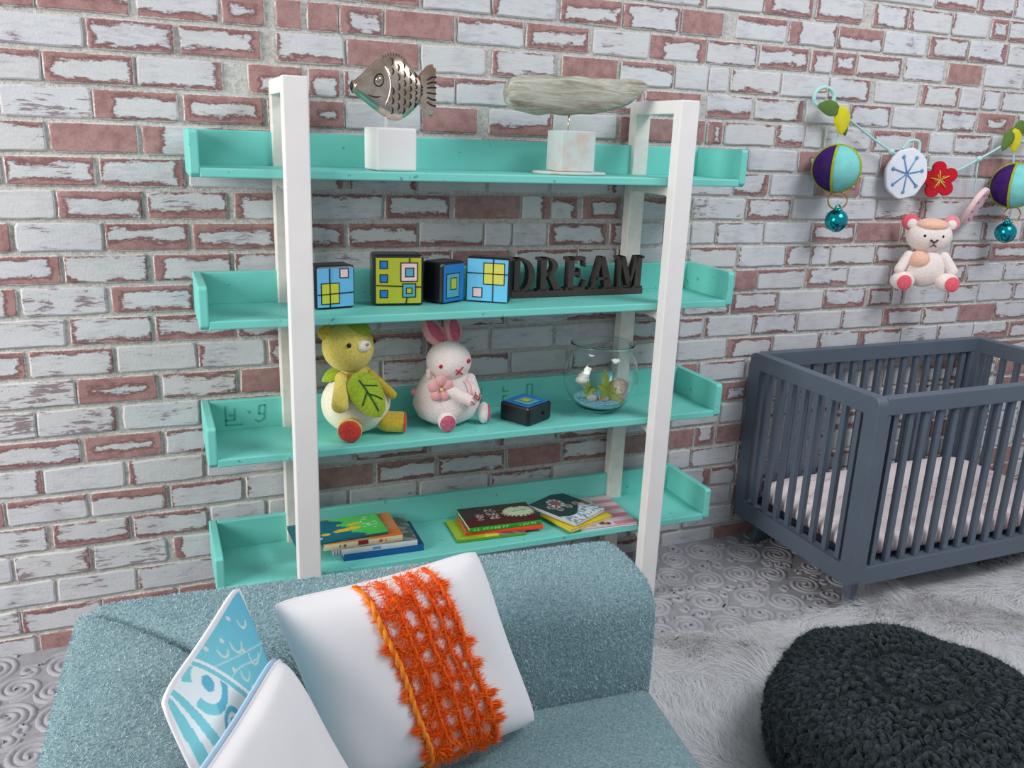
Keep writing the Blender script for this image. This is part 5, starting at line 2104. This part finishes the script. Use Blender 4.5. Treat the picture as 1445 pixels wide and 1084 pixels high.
def ball(px, py, r_, yaw, lab, labbell, gpx, gpy, bpx, bpy_):
    c = G(px, py, -.115)
    t = thing('felt_ball', lab, 'ornament', c, 'striped felt balls of the garland')
    m = MB()
    RZ = Matrix.Rotation(yaw, 3, 'Z')
    seg = 48
    for q in range(4):
        col = lin((66, 26, 104)) if q % 2 == 0 else lin((132, 214, 212))
        V, F, cs = [], [], []
        for i in range(17):
            ph_ = PI * i / 16
            for k_ in range(13):
                a = PI / 2 * (q + k_ / 12)
                V.append(c + RZ @ Vector((r_ * math.sin(ph_) * math.cos(a), r_ * math.sin(ph_) * math.sin(a), r_ * math.cos(ph_))))
        for i in range(16):
            for k_ in range(12):
                F.append((i * 13 + k_, (i + 1) * 13 + k_, (i + 1) * 13 + k_ + 1, i * 13 + k_ + 1))
        m2 = MB()
        m2.add(V, F, None, col)
        m2.build('felt_panel', M_PRINTFELT, t, smooth=True, label='purple felt panel' if q % 2 == 0 else 'aqua felt panel')
    for q in range(2):
        m = MB()
        a = PI / 2 * q
        pts = [c + RZ @ Vector((r_ * 1.01 * math.sin(ph_) * math.cos(a), r_ * 1.01 * math.sin(ph_) * math.sin(a), r_ * 1.01 * math.cos(ph_))) for ph_ in np.linspace(0, 2 * PI, 41)[:-1]]
        m.tube(pts, .0055, 6, True)
        m.build('braid_trim', mat('lime_braid', (176, 188, 46), .9, .2, 60, .5, 150), t, smooth=True)
    rc = G(gpx, gpy, -.115)
    m = MB()
    m.tube([rc + Vector((math.cos(a) * .040, math.cos(a) * -.012, math.sin(a) * .036)) for a in np.linspace(0, 2 * PI, 26)[:-1]], .0032, 6, True)
    m.build('jump_ring', M_GOLD, t, smooth=True, label='gold wire ring')
    bc_ = G(bpx, bpy_, -.115)
    b = thing('jingle_bell', labbell, 'bell', bc_, 'turquoise bells of the garland')
    m = MB()
    m.ell(bc_, (.047, .047, .047), 28, 18)
    m.build('shell', M_BELL, b, smooth=True)
    m = MB()
    m.tube([bc_ + Vector((math.cos(a) * .014, 0, .050 + math.sin(a) * .013)) for a in np.linspace(0, 2 * PI, 14)[:-1]], .004, 6, True)
    m.ell(bc_ + Vector((0, 0, .045)), (.020, .020, .007), 14, 8)
    m.build('eyelet', M_BELL, b, smooth=True)
    m = MB()
    for s_ in (-.5, .25):
        pts = [bc_ + Matrix.Rotation(s_, 3, 'Z') @ Vector((0, -.0472 * math.cos(t_), -.0472 * math.sin(t_))) for t_ in np.linspace(.2, 2.0, 8)]
        m.tube(pts, .0022, 5)
    m.build('slot', M_NIELLO, b, smooth=True)
    return t


ball(1180, 238, .094, math.radians(128), 'purple and aqua felt ball with lime braid on the left of the garland', 'turquoise metal bell hanging below the left striped felt ball', 1182, 283, 1180, 311)
ball(1431, 262, .098, math.radians(118), 'purple and aqua felt ball with lime braid at the right edge of the photo', 'turquoise metal bell hanging below the right striped felt ball', 1428, 303, 1419, 328)
FACE = Matrix.Rotation(math.radians(-24), 4, 'Z')
# snowflake disc
c = G(1278, 245, -.075)
sd = thing('snowflake_disc', 'oval white felt disc embroidered with a blue snowflake, on the garland', 'ornament', c)
DM = Matrix.Translation(c) @ Matrix.Rotation(math.radians(-14), 4, 'Z') @ Matrix.Rotation(math.radians(10), 4, 'Y')
oct_ = [(.098 * math.cos(a) * (1 + .025 * math.cos(8 * a)), .108 * math.sin(a) * (1 + .025 * math.cos(8 * a))) for a in np.linspace(0, 2 * PI, 33)[:-1]]
MB().prism(oct_, -.009, .009, DM).build('felt_disc', mat('white_felt', (234, 238, 246), .95, .05, 60, .6, 200), sd, bevel=.005)
m = MB()
for i in range(7):
    a = i * 2 * PI / 7 + .35
    e_ = Vector((.070 * math.cos(a), -.011, .078 * math.sin(a)))
    m.tube([DM @ Vector((0, -.011, 0)), DM @ e_], .0028, 6)
    m.ell(DM @ e_, (.0085, .004, .0085), 10, 6)
m.build('embroidery', mat('blue_thread', (112, 160, 206), .8, .1, 30, .2, 100), sd, smooth=True, label='pale blue snowflake stitches')
m = MB()
m.tube(curve([DM @ Vector((-.05, 0, .095)), DM @ Vector((-.03, 0, .135)), DM @ Vector((.015, 0, .14)), DM @ Vector((.03, 0, .098))]), .0065, 7)
m.build('loop', M_CORD, sd, smooth=True)
# red flower
c = G(1325, 254, -.08)
rf = thing('felt_flower', 'red felt five petal flower with yellow stitched star, on the garland', 'ornament', c)
FM = Matrix.Translation(c) @ Matrix.Rotation(math.radians(-24), 4, 'Z')
pts = []
for a in np.linspace(0, 2 * PI, 61)[:-1]:
    r_ = .044 + .038 * abs(math.cos(2.5 * (a - PI / 2 - .15))) ** .55
    pts.append((r_ * math.cos(a), r_ * math.sin(a) * 1.0))
MB().prism(pts, -.008, .008, FM).build('petals', mat('red_felt', (200, 22, 40), .95, .1, 60, .6, 200), rf, bevel=.004)
m = MB()
for i in range(5):
    a = i * 2 * PI / 5 + PI / 2 + .15
    m.tube([FM @ Vector((0, -.010, 0)), FM @ Vector((.042 * math.cos(a), -.010, .042 * math.sin(a)))], .0026, 6)
    m.tube([FM @ Vector((.008 * math.cos(a + .6), -.010, .008 * math.sin(a + .6))), FM @ Vector((.026 * math.cos(a + .35), -.010, .026 * math.sin(a + .35)))], .0016, 5)
m.build('stitched_star', mat('gold_thread', (232, 196, 90), .7, .1, 30, .1, 100), rf, smooth=True)
# pink disc seen edge on
c = G(1376, 291, -.09)
pk = thing('pink_felt_disc', 'pink felt disc with purple stitches turned edge-on, between the red flower and the right ball', 'ornament', c)
PM = Matrix.Translation(c) @ Matrix.Rotation(math.radians(-24), 4, (CAM - c).normalized()) @ Matrix.Rotation(math.radians(30), 4, 'Z')
MB().prism([(.092 * math.cos(a), .092 * math.sin(a)) for a in np.linspace(0, 2 * PI, 29)[:-1]], -.012, .012, PM).build('felt_disc', mat('pale_pink_felt', (238, 206, 208), .95, .05, 60, .6, 200), pk, bevel=.006)
m = MB()
for i in range(9):
    a = i * 2 * PI / 9
    m.ell(PM @ Vector((.066 * math.cos(a), -.013, .066 * math.sin(a))), (.006, .004, .006), 8, 6)
m.build('stitches', mat('purple_thread', (170, 90, 150), .8, .1, 30, .2, 100), pk, smooth=True)

# hanging bear
hb = thing('hanging_bear', 'small white felt bear with orange and pink patches hanging on the brick wall', 'soft toy', G(1308, 392))
M_HW = plushmat('soft_white_felt', (255, 244, 238), (246, 226, 222))
M_HO = plushmat('orange_pink_patch', (252, 212, 192), (246, 184, 156))
M_HP = plushmat('coral_pad', (250, 112, 128), (232, 84, 102))
M_HE = plushmat('pink_ear', (244, 168, 176), (232, 120, 130))
hcn = G(1311, 333, -.13)
HB = Matrix.Translation(hcn) @ Matrix.Rotation(math.radians(-26), 4, 'Z')
R3 = HB.to_3x3()
S = 1.0
h = lambda x_, y_, z_: HB @ Vector((x_, y_, z_))
MB().ell(h(0, 0, 0), (.100, .060, .074), 26, 16, R3).build('head', M_HW, hb, smooth=True)
MB().ell(h(.0, -.012, .048), (.072, .050, .032), 20, 12, R3).build('forehead_patch', M_HO, hb, smooth=True)
for sx in (-1, 1):
    e = MB().ell(h(sx * .090, .004, .058), (.038, .018, .036), 18, 10, R3).build('ear', M_HP if sx < 0 else M_HE, hb, smooth=True)
    MB().ell(h(sx * .086, -.010, .052), (.023, .010, .022), 14, 8, R3).build('inner_ear', M_HW, e, smooth=True)
    MB().ell(h(sx * .038, -.052, .004), (.0075, .005, .0075), 10, 8, R3).build('eye', M_BLACKBEAD, hb, smooth=True)
m = MB()
m.tube([h(-.016, -.062, -.012), h(0, -.064, -.022), h(.016, -.062, -.012)], .0042, 6)
m.tube([h(0, -.064, -.020), h(0, -.064, -.032), h(-.014, -.060, -.044)], .0024, 6)
m.tube([h(0, -.064, -.032), h(.014, -.060, -.042)], .0024, 6)
m.build('nose_stitches', mat('brown_thread', (80, 50, 54), .8, .1, 30, 0), hb, smooth=True)
MB().ell(h(0, .0, -.145), (.094, .056, .085), 26, 16, R3).build('body', M_HW, hb, smooth=True)
MB().ell(h(-.036, -.022, -.105), (.050, .042, .042), 18, 12, R3).build('chest_patch', M_HO, hb, smooth=True)
for sx in (-1, 1):
    m = MB()
    limb(m, h(sx * .078, -.010, -.088), h(sx * .118, -.030, -.150), .022, .022)
    m.build('arm', M_HW, hb, smooth=True)
    m = MB()
    m.ell(h(sx * .098, -.034, -.200), (.052, .046, .042), 20, 12, R3)
    lg = m.build('leg', M_HW, hb, smooth=True)
    m = MB()
    m.ell(h(sx * .104, -.078, -.202), (.032, .010, .034), 18, 10, R3)
    m.build('foot_pad', M_HP, lg, smooth=True, label='coral foot pad')
MB().tube([h(0, .03, .05), h(0, .065, .04), (h(0, .06, .04).x + .01, -.012, hcn.z + .04)], .003, 6).build('hanging_thread', M_CORD, hb, smooth=True)
